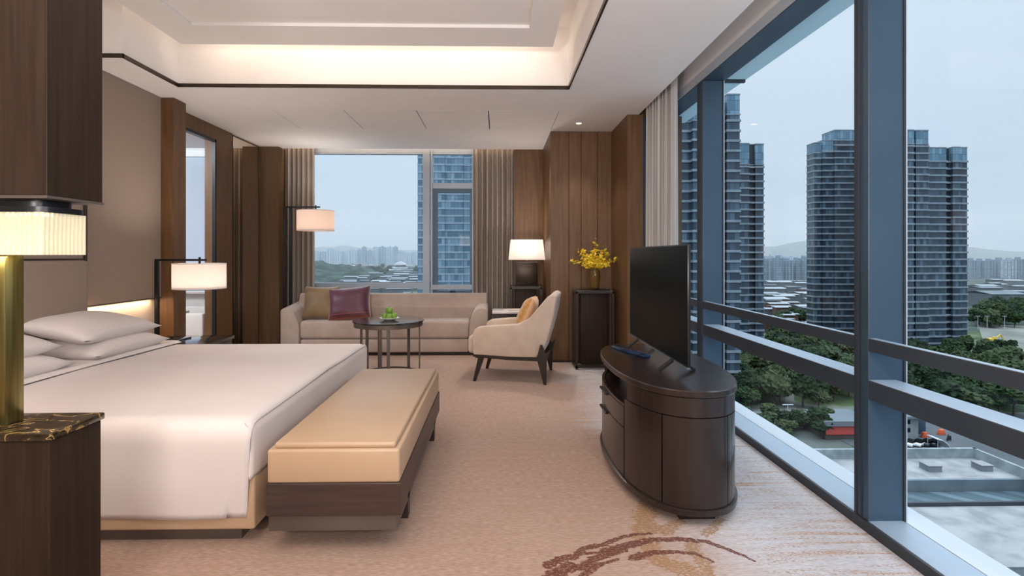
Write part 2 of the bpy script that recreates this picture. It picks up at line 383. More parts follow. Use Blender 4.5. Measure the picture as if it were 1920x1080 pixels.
rw = [([crop8(*p) for p in pts], a*0.72, b*0.7) for pts, a, b in rust]
gw = [([crop8(*p) for p in pts], a*0.95, b*0.95) for pts, a, b in goldp]
xs = [-7.5, -3.3, -2, -1, 0, .08]+[.1+i*.0075 for i in range(190)]+[1.53, 1.74]
ys = [-2.2, 0, 1, 1.9]+[2.0+i*.0075 for i in range(115)]+[2.88, 3.3, 4, 5]+[5.8+i*.03 for i in range(25)]+[6.7, 7.2, 7.8]
bm = bmesh.new(); col = bm.verts.layers.float_color.new('strokes')
V = []
for X in xs:
    row = []
    for Y in ys:
        v = bm.verts.new((X, Y, 0)); r = g = 0
        if .08 < X < 1.53 and 1.95 < Y < 2.88: r = mask(rw, X, Y); g = mask(gw, X, Y)
        v[col] = (r, g, 0, 1); row.append(v)
    V.append(row)
for i in range(len(xs)-1):
    for j in range(len(ys)-1): bm.faces.new((V[i][j], V[i+1][j], V[i+1][j+1], V[i][j+1]))
def carpet():
    m, t, p = new_mat('woven_carpet'); L = t.links.new
    tc = N(t, 'ShaderNodeTexCoord'); sp = N(t, 'ShaderNodeSeparateXYZ'); L(tc.outputs['Object'], sp.inputs[0])
    def nz(scale, sc, det=4):
        mp = N(t, 'ShaderNodeMapping'); mp.inputs['Scale'].default_value = scale; L(tc.outputs['Object'], mp.inputs[0])
        n = N(t, 'ShaderNodeTexNoise'); n.inputs['Scale'].default_value = sc; n.inputs['Detail'].default_value = det; L(mp.outputs[0], n.inputs['Vector']); return n.outputs[0]
    def mth(op, a, b=None, c=None, clamp=False):
        n = N(t, 'ShaderNodeMath', operation=op); n.use_clamp = clamp
        for i, q in enumerate((a, b, c)):
            if q is None: continue
            if isinstance(q, (int, float)): n.inputs[i].default_value = q
            else: L(q, n.inputs[i])
        return n.outputs[0]
    def sstep(v, a, b):
        n = N(t, 'ShaderNodeMapRange'); n.interpolation_type = 'SMOOTHSTEP'; n.inputs[1].default_value = a; n.inputs[2].default_value = b; L(v, n.inputs[0]); return n.outputs[0]
    def mix(f, a, b):
        n = N(t, 'ShaderNodeMix', data_type='RGBA'); L(f, n.inputs[0])
        for i, q in ((6, a), (7, b)):
            if isinstance(q, tuple): n.inputs[i].default_value = q
            else: L(q, n.inputs[i])
        return n.outputs[2]
    fine = nz((18, 120, 1), 1.6, 3); med = nz((3, 30, 1), 1.2, 4); spk = nz((60, 260, 1), 1.0, 2); big = nz((0.8, 1.6, 1), 0.9, 3)
    base = mix(sstep(fine, .35, .65), srgb(156, 130, 115), srgb(182, 155, 140))
    base = mix(mth('MULTIPLY', sstep(med, .4, .65), .35), base, srgb(160, 128, 110))
    # gold flecked paler ground, its bluish tone partly window daylight put into colour
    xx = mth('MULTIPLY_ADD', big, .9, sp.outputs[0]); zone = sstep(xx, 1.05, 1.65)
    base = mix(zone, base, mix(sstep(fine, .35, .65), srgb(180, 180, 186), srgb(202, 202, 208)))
    fleck = mth('MULTIPLY', sstep(spk, .50, .60), sstep(med, .42, .6))
    base = mix(mth('MULTIPLY', mth('MULTIPLY', fleck, zone), .85), base, srgb(160, 122, 78))
    # orange streaks in a few bands
    st = nz((1.1, 26, 1), 1.0, 5); zone2 = mth('MULTIPLY', sstep(sp.outputs[0], .25, .6), sstep(big, .46, .58))
    base = mix(mth('MULTIPLY', mth('MULTIPLY', sstep(st, .56, .66), zone2), sstep(spk, .40, .52)), base, srgb(172, 128, 86))
    at = N(t, 'ShaderNodeAttribute'); at.attribute_name = 'strokes'; s2 = N(t, 'ShaderNodeSeparateColor'); L(at.outputs['Color'], s2.inputs[0])
    edge = nz((40, 60, 1), 1.0, 4)
    g = sstep(mth('ADD', s2.outputs[1], mth('MULTIPLY_ADD', edge, 1.5, -.75)), .36, .50)
    r = sstep(mth('ADD', s2.outputs[0], mth('MULTIPLY_ADD', edge, 1.2, -.6)), .34, .46)
    base = mix(mth('MULTIPLY', mth('MULTIPLY', g, sstep(spk, .40, .50)), .85), base, srgb(146, 106, 60))
    base = mix(mth('MULTIPLY', mth('MULTIPLY', r, sstep(spk, .34, .44)), .95), base, srgb(94, 46, 30))
    L(base, p.inputs['Base Color']); p.inputs['Roughness'].default_value = 0.95; p.inputs['Specular IOR Level'].default_value = 0.1
    p.inputs['Sheen Weight'].default_value = 0.15
    b = N(t, 'ShaderNodeBump'); b.inputs['Strength'].default_value = 0.3; b.inputs['Distance'].default_value = 0.003; L(fine, b.inputs['Height']); L(b.outputs[0], p.inputs['Normal'])
    return m
mb = MB(); mb.bm = bm
struct('floor', mb, carpet(), smooth=0)

# ------------------------------------------------------------------ room shell
CH = 2.8
YW = 7.62      # far window plane
c = MB()
c.box(-7.4, 1.515, 6.25, 7.42, CH, CH+.05); c.box(-7.4, -2.33, 5.44, 6.25, CH, CH+.05); c.box(.65, 1.515, 5.44, 6.25, CH, CH+.05)
c.box(-7.4, 1.515, 4.71, 5.44, CH, CH+.05)
c.box(-7.4, -2.84, 4.02, 4.71, CH, CH+.05); c.box(-3.4, -3.15, -2.2, 4.02, CH, CH+.05); c.box(.65, 1.515, -2.2, 4.71, CH, CH+.05)
c.box(-3.15, .65, -2.2, -1.6, CH, CH+.05)
c.box(-3.4, 1.9, -2.2, 7.8, 3.34, 3.44)                        # slab above
for b_ in ((.65, .70, -1.6, 4.76), (-2.89, -2.8401, 4.07, 4.76), (-3.20, -3.15, -1.6, 4.02)): c.box(b_[0], b_[1], b_[2], b_[3], CH+.05, 3.34)
c.box(-2.84, .65, 4.7101, 4.76, CH+.05, 3.34); c.box(-3.20, -2.84, 4.02, 4.07, CH+.05, 3.34)
c.box(1.465, 1.515, -2.2, 7.42, CH+.05, 3.34); c.box(-3.4, 1.515, 7.37, 7.42, CH+.05, 3.34)
struct('ceiling', c, M['white'], smooth=0)
xsp = [-2.33, -1.59, -.84, -.09, .65]
for i in range(4):
    struct('ceiling_panel', B(xsp[i]+.006, xsp[i+1]-.006, 5.446, 6.244, CH, CH+.02), M['white'], smooth=0)
# floating tray panel
t_ = MB(); ox0, ox1, oy0, oy1 = -2.62, .47, -1.3, 4.39; ix0, ix1, iy0, iy1 = -2.33, .25, -1.0, 4.03
t_.box(ox0, ix0, oy0, oy1, 3.05, 3.09); t_.box(ix1, ox1, oy0, oy1, 3.05, 3.09); t_.box(ix0, ix1, iy1, oy1, 3.05, 3.09); t_.box(ix0, ix1, oy0, iy0, 3.05, 3.09)
t_.box(ix0, ix1, iy0, iy1, 3.075, 3.09)
struct('ceiling_tray', t_, M['white'], smooth=0)
t_ = MB(); e_ = .012; z0, z1 = CH-.006, CH+.024
t_.box(.65-e_, .652, -1.6, 4.71, z0, z1); t_.box(-2.842, .652, 4.71-e_, 4.712, z0, z1); t_.box(-2.842, -2.84+e_, 4.02-e_, 4.71, z0, z1); t_.box(-3.15, -2.84+e_, 4.02-e_, 4.022, z0, z1)
struct('trim_1', t_, M['bronze'], smooth=0, label='dark bronze edge around the ceiling tray')
# left wall
wl = MB(); wl.box(-3.36, -3.26, -2.2, 5.1, 0, CH)
struct('wall_left', wl, M['wall'], smooth=0)
for y0, y1 in ((-2.2, 1.2), (1.206, 5.04)):
    struct('wall_left_panel', B(-3.26, -3.20, y0, y1, .90, CH-.004), M['fabricwall'], smooth=0)
struct('trim_2', B(-3.262, -3.198, -2.2, 5.04, .893, .90), M['bronze'], smooth=0, label='thin dark edge under the fabric wall panel')
struct('wall_left_pilaster', B(-3.38, -3.08, 5.045, 5.24, 0, CH-.002, bev=.003), M['wood'], smooth=0)
hw = MB(); hw.box(-3.40, -3.27, 5.24, 6.53, 2.64, CH-.002); hw.box(-3.40, -3.27, 6.15, 6.53, 0, 2.64)
struct('wall_left_wood', hw, M['wood'], smooth=0)
hm = MB(); hm.box(-3.30, -3.265, 6.12, 6.15, .3, 2.64); hm.box(-3.30, -3.265, 5.24, 6.15, 2.61, 2.64)
w3 = sempty('window_3', 'tall glazed opening into the bathroom')
struct('window_frame', hm, M['black'], w3, smooth=0)
struct('pane', B(-3.335, -3.33, 5.24, 6.15, 0, 2.64), M['glass'], w3, smooth=0)
struct('wall_left_far', B(-3.40, -3.285, 6.53, 7.3, 0, CH-.002), M['wood_dk'], smooth=0)
mf = thing('wall_mirror', 'tall frameless bronze mirror panel between wooden wall and dark corner', 'mirror', (-3.275, 6.88, 0))
B(-.006, .006, -.345, .345, .03, 2.77, bev=.002).build('mirror_glass', M['mirror'], mf, smooth=0)
B(-.009, .009, -.352, -.346, .02, 2.78).build('edge_trim', M['black'], mf, smooth=0)
B(-.009, .009, .346, .352, .02, 2.78).build('edge_trim', M['black'], mf, smooth=0)
struct('wall_far_left', B(-3.40, -3.02, 7.3, 7.75, 0, CH-.002), M['wood_dk'], smooth=0)
# far wall around the window
wf = MB(); wf.box(-3.1, .7, YW-.06, YW+.12, 0, .45); wf.box(-3.4, 2.0, YW-.03, YW+.12, CH+.02, 3.34)
struct('wall_far', wf, M['wall'], smooth=0)
struct('wall_far_right', B(.24, .66, 7.42, 7.75, 0, CH-.002), M['wood'], smooth=0)
cw = MB(); cw.box(.665, 1.9, 6.35, 7.75, 0, CH-.001)
struct('column_wood', cw, M['wood_dk'], smooth=0)
for x0, x1 in ((.65, .868), (.874, 1.018), (1.024, 1.216), (1.222, 1.39)):
    struct('column_panel', B(x0, x1, 6.325, 6.35, .02, CH-.002, bev=.002), M['wood'], smooth=0)
struct('column_side', B(.65, .665, 6.35, 7.42, 0, CH-.002), M['wood'], smooth=0)
struct('column_return', B(1.39, 1.56, 5.55, 6.33, 0, CH-.002, bev=.002), M['wood'], smooth=0)
struct('wall_right_end', B(1.56, 2.0, 5.62, 6.33, 0, 3.3), M['wood_dk'], smooth=0)
struct('baseboard_far', B(.66, 1.39, 6.315, 6.326, 0, .022), M['blackwood'], smooth=0)
# behind the camera
struct('wall_back', B(-3.4, 2.1, -2.3, -2.2, -.05, 3.44), M['wood_dk'], smooth=0)
struct('wall_right_upper', B(1.745, 1.9, -2.2, 5.62, 2.85, 3.34), M['white'], smooth=0)

# ------------------------------------------------------------------ right glazed wall
w1 = sempty('window_1', 'tall glazed wall of blue grey metal frames on the right')
for y0 in (4.385, 2.415, .42, -1.56):
    y1 = y0+.12 if y0 > 4 else y0+.095
    mu = struct('mullion', B(1.74, 1.91, y0, y1, .05, 2.775, bev=.003), M['frame'], w1, smooth=0)
    struct('gasket', MB().box(1.735, 1.741, (y0+y1)/2-.006, (y0+y1)/2+.006, .05, 2.775).box(1.905, 1.915, y0-.006, y0+.002, .05, 2.775).box(1.735, 1.741, y1-.02, y1-.004, .05, 2.775), M['frame_dk'], mu, smooth=0)
    struct('glazing_bead', MB().box(1.911, 1.922, y0-.004, y1+.004, .05, 2.775), M['alu'], mu, smooth=0)
struct('mullion', B(1.56, 1.91, 5.56, 5.62, .05, 2.775), M['frame'], w1, smooth=0)
for y0, y1 in ((4.505, 5.56), (2.51, 4.385), (.515, 2.415), (-1.465, .42), (-2.2, -1.56)):
    struct('upper_rail', MB().box(1.74, 1.775, y0, y1, .848, .908, bev=.002), M['rail'], w1, smooth=0)
    struct('lower_rail', MB().box(1.74, 1.875, y0, y1, .622, .712, bev=.003), M['rail'], w1, smooth=0)
    struct('rail_top_highlight', MB().box(1.742, 1.872, y0, y1, .7125, .714).box(1.742, 1.773, y0, y1, .9085, .910), M['sillm'], w1, smooth=0)  # pale strips put the highlight on the rail tops into colour
    struct('pane', B(1.925, 1.935, y0-.05, y1+.05, .05, 2.775), M['glass'], w1, smooth=0)
struct('window_sill', MB().box(1.742, 1.905, -2.2, 5.6, .002, .052, bev=.002), M['sillm'], w1, smooth=0)
struct('sill_kick', MB().box(1.73, 1.742, -2.2, 5.6, 0, .050), M['frame_dk'], w1, smooth=0)
struct('outer_sill', MB().box(1.912, 2.04, -2.2, 5.7, .0, .050), M['alu'], w1, smooth=0)
struct('window_head', MB().box(1.742, 1.93, -2.2, 5.6, 2.777, 2.85), M['frame'], w1, smooth=0)
struct('head_trim', MB().box(1.732, 1.744, -2.2, 5.6, 2.785, 2.856), M['alu'], w1, smooth=0)
struct('outer_fin', MB().box(1.95, 2.13, -2.2, 5.9, 2.80, 2.81), shade_mat('frosted_fin', srgb(190, 208, 214), (0, 0, 0, 1), 0), w1, smooth=0)
for y0 in (4.42, 2.44, .45): struct('bracket', MB().box(1.93, 2.12, y0, y0+.03, 2.775, 2.80), M['frame_dk'], w1, smooth=0)
# ------------------------------------------------------------------ far window
w2 = sempty('window_2', 'wide window behind the sofa')
wm = MB(); 
wm.box(-1.07, -.97, YW-.07, YW+.03, .45, CH+.02, bev=.002); wm.box(-.955, -.93, YW-.07, YW+.03, .45, CH+.02)
struct('mullion', wm, M['frame_g'], w2, smooth=0)
struct('window_frame', MB().box(-3.05, .24, YW-.05, YW+.03, 2.755, 2.83).box(-3.05, .24, YW-.06, YW+.03, .45, .50).box(-.36, -.30, YW-.06, YW+.03, .5, 2.76).box(-3.05, -2.9, YW-.05, YW+.03, .5, 2.76), M['frame_g'], w2, smooth=0)
struct('transom', MB().box(-.93, -.36, YW-.05, YW+.03, 2.26, 2.34), M['frame_g'], w2, smooth=0)
struct('guard_rail', MB().box(-3.05, -1.07, YW-.07, YW-.03, .82, .90).box(-.95, -.36, YW-.085, YW-.05, .80, .87), M['frame_g'], w2, smooth=0)
cs = struct('casement', MB().box(-.93, -.86, YW-.045, YW+.02, .74, 2.26).box(-.39, -.36, YW-.045, YW+.02, .74, 2.26).box(-.86, -.39, YW-.045, YW+.02, 2.20, 2.26).box(-.86, -.39, YW-.045, YW+.02, .72, .78), M['frame'], w2, smooth=0)
struct('handle', MB().box(-.68, -.60, YW-.07, YW-.045, .76, .785, bev=.003), M['black'], cs)
struct('pane', MB().box(-3.0, -1.07, YW, YW+.008, .5, 2.76), M['glass'], w2, smooth=0)
struct('pane', MB().box(-.93, -.36, YW, YW+.008, .5, 2.76), M['glass'], w2, smooth=0)

# ------------------------------------------------------------------ curtains
def curtain(name, label, p0, p1, z0, z1, folds, amp, mat, seed=0, flare=0.0):
    p0 = Vector(p0); p1 = Vector(p1); d = p1-p0; nn = Vector((-d.y, d.x)).normalized()
    def fn(u, v):
        ph = u*folds*2*PI; k = noise.noise(Vector((u*folds*.7, seed, v*.2)))
        a = amp*(1+.5*k)*(.75+.25*(1-v)); s_ = u+0.012*math.sin(ph*2+seed)/folds*3
        q = p0+d*s_; off = nn*(a*math.sin(ph+1.3*noise.noise(Vector((u*5, seed+5, v*.2)))))
        return (q.x+off.x, q.y+off.y, z0+(z1-z0)*v)
    mb = MB().grid(fn, folds*14, 16)
    ob = mb.build(name, mat, smooth=180)
    md = ob.modifiers.new('thickness', 'SOLIDIFY'); md.thickness = .004
    return tag(ob, label, 'curtain')
curtain('curtain', 'taupe linen curtain hanging left of the far window behind the floor lamp', (-3.01, 7.50), (-2.60, 7.50), .01, 3.0, 6, .045, M['curtain'], 1)
curtain('curtain', 'taupe linen curtain hanging between the far window and the wooden panel with the table lamp', (-.34, 7.50), (.235, 7.50), .01, 3.0, 8, .045, M['curtain'], 2)
curtain('curtain', 'pale grey linen curtain hanging beside the glazed wall behind the television', (1.60, 5.50), (1.66, 4.80), .01, 3.05, 9, .055, M['curtain_r'], 3)

# ------------------------------------------------------------------ bathroom seen through the opening
struct('wall_bathroom', MB().box(-7.4, -3.4, 7.62, 7.75, 0, .75).box(-7.4, -3.4, 7.62, 7.75, 2.72, 2.85).box(-7.5, -7.4, 4.2, 7.75, 0, 2.85).box(-7.4, -3.36, 4.1, 4.2, 0, 2.85), M['white'], smooth=0)
w4 = sempty('window_4', 'bathroom window behind a white sheer blind')
struct('pane', B(-7.4, -3.4, 7.66, 7.67, .75, 2.72), M['glass'], w4, smooth=0)
struct('blind', B(-7.3, -3.42, 7.60, 7.602, .92, 2.70), M['blind'], w4, smooth=0)
struct('window_sill', B(-7.4, -3.4, 7.50, 7.64, .75, .78), M['tub'], w4, smooth=0)
area('added_bathroom_light', (-4.3, 5.1, 2.78), (0.3, 0, 0), 1.4, 1.2, 110, (.93, .96, 1.0))  # added light that brightens the blind and the bathtub
bt = thing('bathtub', 'white bathtub with a thick rim seen through the bathroom opening', 'bathtub', (-4.325, 6.6, 0))
tm = MB(); tm.box(-.88, .88, -.43, .43, .04, .11, bev=.02); tm.box(-.895, -.8, -.44, .44, .09, .615, bev=.03); tm.box(.8, .895, -.44, .44, .09, .615, bev=.03); tm.box(-.9, .9, -.45, -.36, .08, .62, bev=.03); tm.box(-.9, .9, .36, .45, .08, .62, bev=.03)
tm.build('basin', M['tub'], bt); MB().box(-.85, .85, -.4, .4, 0, .05).build('plinth', M['tub'], bt)
tw = MB()
tw.grid(lambda u, v: (-.14+.28*u+.001*math.sin(u*9), (-.055 if v < .4 else (.055 if v > .6 else -.055+.11*(v-.4)/.2)), (.63-(.4-v)*.9 if v < .4 else (.63-(v-.6)*.9 if v > .6 else .63))-.0), 12, 20)
tob = tw.build('towel', M['towel'], smooth=60); tob.location = (-3.78, 6.195, .005)
md = tob.modifiers.new('thickness', 'SOLIDIFY'); md.thickness = .012; md.offset = 1
tag(tob, 'white towel folded over the rim of the bathtub', 'towel')

# ------------------------------------------------------------------ foreground pillar: plinth, brass post, crystal lantern, overhead cabinet
pl = thing('room_divider_plinth', 'dark wood plinth with a brown marble top at the near left corner', 'plinth', (-1.75, 1.745, 0))
MB().box(-.38, .37, -.105, .105, 0, .725, bev=.003).build('body', M['espresso_l'], pl, smooth=0)
MB().box(-.39, .378, -.113, .113, .727, .750, bev=.004).build('marble_top', M['marble'], pl)
bp = MB().box(-.16, .16, -.035, .035, 0, .56, bev=.004).build('brass_post', M['brass'], origin=None); bp.location = (-1.74, 1.745, .75)
tag(bp, 'flat brushed brass post standing on the marble topped plinth', 'post')
oc = thing('overhead_cabinet', 'dark wood overhead box hanging from the ceiling above the crystal lantern', 'cabinet', (-1.75, 1.745, 0))
MB().box(-.38, .375, -.12, .105, 1.482, CH-.002, bev=.002).build('body', M['espresso_l'], oc, smooth=0)
MB().box(-.383, .378, -.123, .108, 1.474, 1.482).build('bottom_edge', M['bronze_l'], oc, smooth=0)
cl = thing('crystal_lantern', 'lit lantern of clear crystal rods under a black metal rim on the brass post', 'lamp', (-1.75, 1.745, 1.30))
MB().lathe([(1, .150), (1, .178)], sx=.315, sy=.082, n=48, ex=6).build('canopy', M['black'], cl)
MB().lathe([(1, .134), (1, .152)], sx=.345, sy=.098, n=48, ex=6).build('rim', M['black'], cl)
k = 0
for i in range(100):
    pr = i/100; sx, sy = .325, .082; per = 4*(sx+sy)*.5; s_ = pr*2*(sx*2+sy*2)
    if s_ < 2*sx: x_, y_ = -sx+s_, -sy
    elif s_ < 2*sx+2*sy: x_, y_ = sx, -sy+(s_-2*sx)
    elif s_ < 4*sx+2*sy: x_, y_ = sx-(s_-2*sx-2*sy), sy
    else: x_, y_ = -sx, sy-(s_-4*sx-2*sy)
    h = .004*math.sin(i*2.3)
    if i == 0: rod = MB().cyl((0, 0, 0), (0, 0, .134), .0085, n=8).build('crystal_rod', M['crystal'], cl)
    else: rod = rod.copy(); C.objects.link(rod)
    rod.parent = cl; rod.location = (x_, y_, 0)
for x_ in (-.2, -.05, .10, .22, .28): MB().cyl((x_, -.03, .126), (x_, -.03, .133), .014, n=12).build('led', M['bulb_hot'], cl)
pnt = bpy.data.lights.new('lantern_light', 'AREA'); pnt.shape = 'RECTANGLE'; pnt.size = .5; pnt.size_y = .08; pnt.energy = 2.5; pnt.color = (1, .86, .58)
po = bpy.data.objects.new('lantern_light', pnt); po.location = (-1.75, 1.68, 1.295); C.objects.link(po)

# ------------------------------------------------------------------ bed
bed = thing('bed', 'large bed with white linen, tan leather base and dark plinth', 'bed', (-2.1, 3.36, 0))
def bx(x0, x1, y0, y1, z0, z1, **k): return MB().box(x0+2.1, x1+2.1, y0-3.36, y1-3.36, z0, z1, **k)
bx(-3.15, -1.17, 2.42, 4.32, 0, .07).build('plinth', M['bronze_l'], bed, smooth=0)
bx(-3.15, -1.085, 2.36, 4.37, .07, .315, bev=.012, seg=3).build('base', M['leather'], bed)
bx(-3.15, -1.10, 2.375, 4.355, .30, .52, bev=.03, seg=3).build('mattress', M['linen'], bed)
# bedspread: top with hanging near and far sides
ZT = .572
def spread(u, v):
    X = -3.13+u*2.045           # to x=-1.085
    prof = [(2.345, .128), (2.325, .40), (2.318, .50), (2.335, .548), (2.385, ZT), (3.36, ZT+.012), (4.32, ZT), (4.375, .54), (4.385, .45), (4.385, .15)]
    ls = [0]
    for a, b in zip(prof, prof[1:]): ls.append(ls[-1]+math.dist(a, b))
    s_ = v*ls[-1]; i = max(j for j in range(len(ls)-1) if ls[j] <= s_+1e-9); f = (s_-ls[i])/(ls[i+1]-ls[i])
    Y = prof[i][0]*(1-f)+prof[i+1][0]*f; Z = prof[i][1]*(1-f)+prof[i+1][1]*f
    w_ = noise.noise(Vector((X*2.2, Y*2, 0)))*.004+noise.noise(Vector((X*5, Y*5, 3)))*.0015
    if Z < .53:
        side = -1 if Y < 3 else 1
        Y += side*((.5-Z)*.05*noise.noise(Vector((X*2.6, 7, Z*2)))+.004*noise.noise(Vector((X*7, 1, Z*5)))); Z += (.003*noise.noise(Vector((X*3, 4, 0))) if Z < .2 else 0)
        if X > -1.2: X -= max(0, (.5-Z))*.09
    else: Z += w_
    e = max(0, X+1.13)/.045
    if Z > .5: Z -= .018*e*e
    return (X+2.1, Y-3.36, Z)
sp_ = MB().grid(spread, 70, 110)
so = sp_.build('bedspread', M['linen'], bed, smooth=180)
md = so.modifiers.new('thickness', 'SOLIDIFY'); md.thickness = .012; md.offset = -1
def foot(u, v):
    Y = 2.335+u*2.035; Z = .305+v*(ZT-.012-.305)
    if Z > .54: X = -1.088-(Z-.54)*.6
    else: X = -1.082+.004*noise.noise(Vector((Y*3, Z*3, 1)))
    cr = max(0, .06-abs(u-0)*2.035)/.06
    X -= .010*cr
    return (X+2.1, Y-3.36, Z)
fo = MB().grid(foot, 60, 14).build('bedspread_foot', M['linen'], bed, smooth=180)
md = fo.modifiers.new('thickness', 'SOLIDIFY'); md.thickness = .010; md.offset = -1
# folded cuff
def cuff(u, v):
    X = -2.98+u*.38; Y = 2.34+v*2.03
    dz = .018*min(1, (1-u)*14)*(1 if u > .02 else .3)
    return (X+2.1+.01*noise.noise(Vector((Y*1.5, 0, 2))), Y-3.36, ZT+.008+.012*math.sin(PI*v)*.8+dz*.8)
MB().grid(cuff, 24, 60).build('sheet_cuff', M['linen'], bed, smooth=60)
MB().box(-1.09, -1.0, -.66, .68, .30, 1.26, bev=.03, seg=3).build('headboard', M['fabricwall'], bed)
# pillows
for (X, Y, Z, lab, rx, ry) in ((-2.88, 3.86, .655, 'lower white pillow of the far stack, under another pillow', 0, .10), (-2.93, 3.84, .785, 'white pillow lying on top of the far stack, pointed end toward the bedside lamp', 0, .20),
                       (-2.88, 2.92, .655, 'lower white pillow of the near stack beside the brass post', 0, .10), (-2.93, 2.90, .785, 'upper white pillow of the near stack, mostly behind the brass post', 0, .20)):
    pob = MB().pillow(.52, .80, .17, p=2.6, pinch=.10).build('pillow', M['linen'], smooth=180)
    pob.location = (X, Y, Z); pob.rotation_euler = (rx, ry, .03); tag(pob, lab, 'pillow', 'pillows on the bed')

# picture/mirror frame on the wall above headboard
pf = thing('framed_wall_panel', 'taupe wall panel in a thin dark frame above the headboard', 'wall panel', (-3.2, 3.36, 1.27))
MB().box(.002, .016, -.66, .74, 0, .95).build('panel', M['fabricwall'], pf, smooth=0)
MB().box(.0, .03, .725, .75, 0, .95).box(.0, .03, -.68, -.655, 0, .95).box(.0, .03, -.68, .75, -.02, .003).box(.0, .03, -.68, .75, .93, .955).build('frame', M['dark_frame'], pf, smooth=0)
sk = thing('wall_socket', 'small dark socket plate on the lit wall above the far pillow', 'socket', (-3.255, 4.28, .80))
MB().box(-.004, .006, -.07, .07, -.022, .022, bev=.002).build('plate', M['socket'], sk)

# ------------------------------------------------------------------ bench
bn = thing('bed_end_bench', 'tan leather bench with a dark wood base at the foot of the bed', 'bench', (-.72, 3.06, 0))
def nb(x0, x1, y0, y1, z0, z1, **k): return MB().box(x0+.72, x1+.72, y0-3.06, y1-3.06, z0, z1, **k)
nb(-1.0, -.425, 2.29, 3.82, .305, .452, bev=.012, seg=3).build('seat_box', M['leather'], bn)
nb(-.975, -.445, 2.305, 3.80, .450, .478, bev=.012, seg=3).build('lid_cushion', M['leather'], bn)
nb(-1.0, -.42, 2.285, 3.825, .165, .307, bev=.003).build('apron', M['bench_wood'], bn, smooth=0)
nb(-.995, -.44, 2.30, 3.78, .095, .165).build('lower_rail', M['bronze_l'], bn, smooth=0)
for (x_, y_) in ((-.465, 2.62), (-.465, 3.69), (-.95, 2.62), (-.95, 3.69)):
    nb(x_-.025, x_+.025, y_-.03, y_+.03, 0, .166).build('leg', M['bench_wood'], bn, smooth=0)

# ------------------------------------------------------------------ nightstand and its lamp
ns = thing('nightstand', 'low dark wood nightstand beyond the bed under the arm lamp', 'nightstand', (-2.88, 4.80, 0))
MB().box(-.36, .36, -.26, .27, .50, .53, bev=.003).box(-.36, .05, -.26, .10, .53, .545, bev=.002).build('top', pmat('polished_black_top', srgb(30, 26, 26), srgb(36, 31, 30), 0.1, spec=.8, coat=.8), ns)
MB().box(-.34, .34, -.25, .25, .06, .50, bev=.003).build('body', M['espresso'], ns)
dr = MB().box(-.32, .32, -.262, -.25, .30, .48, bev=.003).build('drawer', M['espresso'], ns)
MB().box(-.06, .06, -.28, -.262, .385, .395).build('handle', M['bronze'], dr)
for x_ in (.2, -.2): MB().box(x_-.1, x_+.1, -.1, .1, 0, .06).build('foot', M['blackwood'], ns)
def arm_lamp(label, loc, zp, posts, arm_z, sx_, shade_r, z0, z1, shade, cat='lamp', name='arm_lamp', pw=.035, base=True):
    L = thing(name, label, cat, loc)
    if base: MB().box(-.07, .07+.02, -.09, .09, 0, .015, bev=.003).build('base', M['black'], L)
    for px in posts: MB().box(px-pw/2, px+pw/2, -.012, .012, .0 if not base else .012, arm_z, bev=.002).build('post', M['black'], L)
    MB().box(posts[0]-pw/2, sx_+.06, -.010, .010, arm_z-.005, arm_z+.014, bev=.002).build('arm', M['black'], L)
    MB().cyl((sx_, 0, z1-.03), (sx_, 0, arm_z+.03), .010).build('hanger', M['black'], L)
    MB().lathe([(shade_r, z0), (shade_r, z1)], c=(sx_, 0, 0), n=48, close=False).build('lamp_shade', shade, L)
    for za, zb in ((z0-.001, z0+.006), (z1-.006, z1+.001)): MB().lathe([(shade_r+.002, za), (shade_r+.002, zb)], c=(sx_, 0, 0), n=48, close=False).build('shade_rim', M['linen'], L)
    MB().lathe([(.0001, z0+.02), (shade_r-.008, z0+.02)], c=(sx_, 0, 0), n=48, close=False).build('diffuser', M['shade'], L)
    MB().blob((sx_, 0, (z0+z1)/2), .035, 2, 0).build('bulb', M['bulb'], L)
    return L
def lamp_light(loc, e_, col=WARM2, r=.04):
    e_ *= .26
    l = bpy.data.lights.new('bulb_light', 'POINT'); l.energy = e_; l.color = col; l.shadow_soft_size = r
    ob = bpy.data.objects.new('bulb_light', l); ob.location = loc; C.objects.link(ob)
def lamp_up(loc, e_, ang=150):
    l = bpy.data.lights.new('shade_top_light', 'SPOT'); l.energy = e_; l.color = WARM2; l.spot_size = math.radians(ang); l.spot_blend = 1; l.shadow_soft_size = .12
    ob = bpy.data.objects.new('shade_top_light', l); ob.location = loc; ob.rotation_euler = (PI, 0, 0); C.objects.link(ob)
arm_lamp('bedside lamp with a black angled arm and a round white lit shade', (-3.03, 4.72, .545), 0, [0], .705, .375, .212, .455, .68, M['shade'], pw=.035)
lamp_light((-2.655, 4.72, 1.08), 9); lamp_up((-2.655, 4.72, 1.30), 22)
arm_lamp('tall black floor lamp with double posts and a round peach shade behind the sofa', (-2.90, 7.20, 0), 0, [0, .08], 1.95, .42, .245, 1.63, 1.905, M['shade2'], name='floor_lamp', pw=.035)
lamp_light((-2.48, 7.20, 1.75), 9); lamp_up((-2.48, 7.10, 1.99), 14, 160)

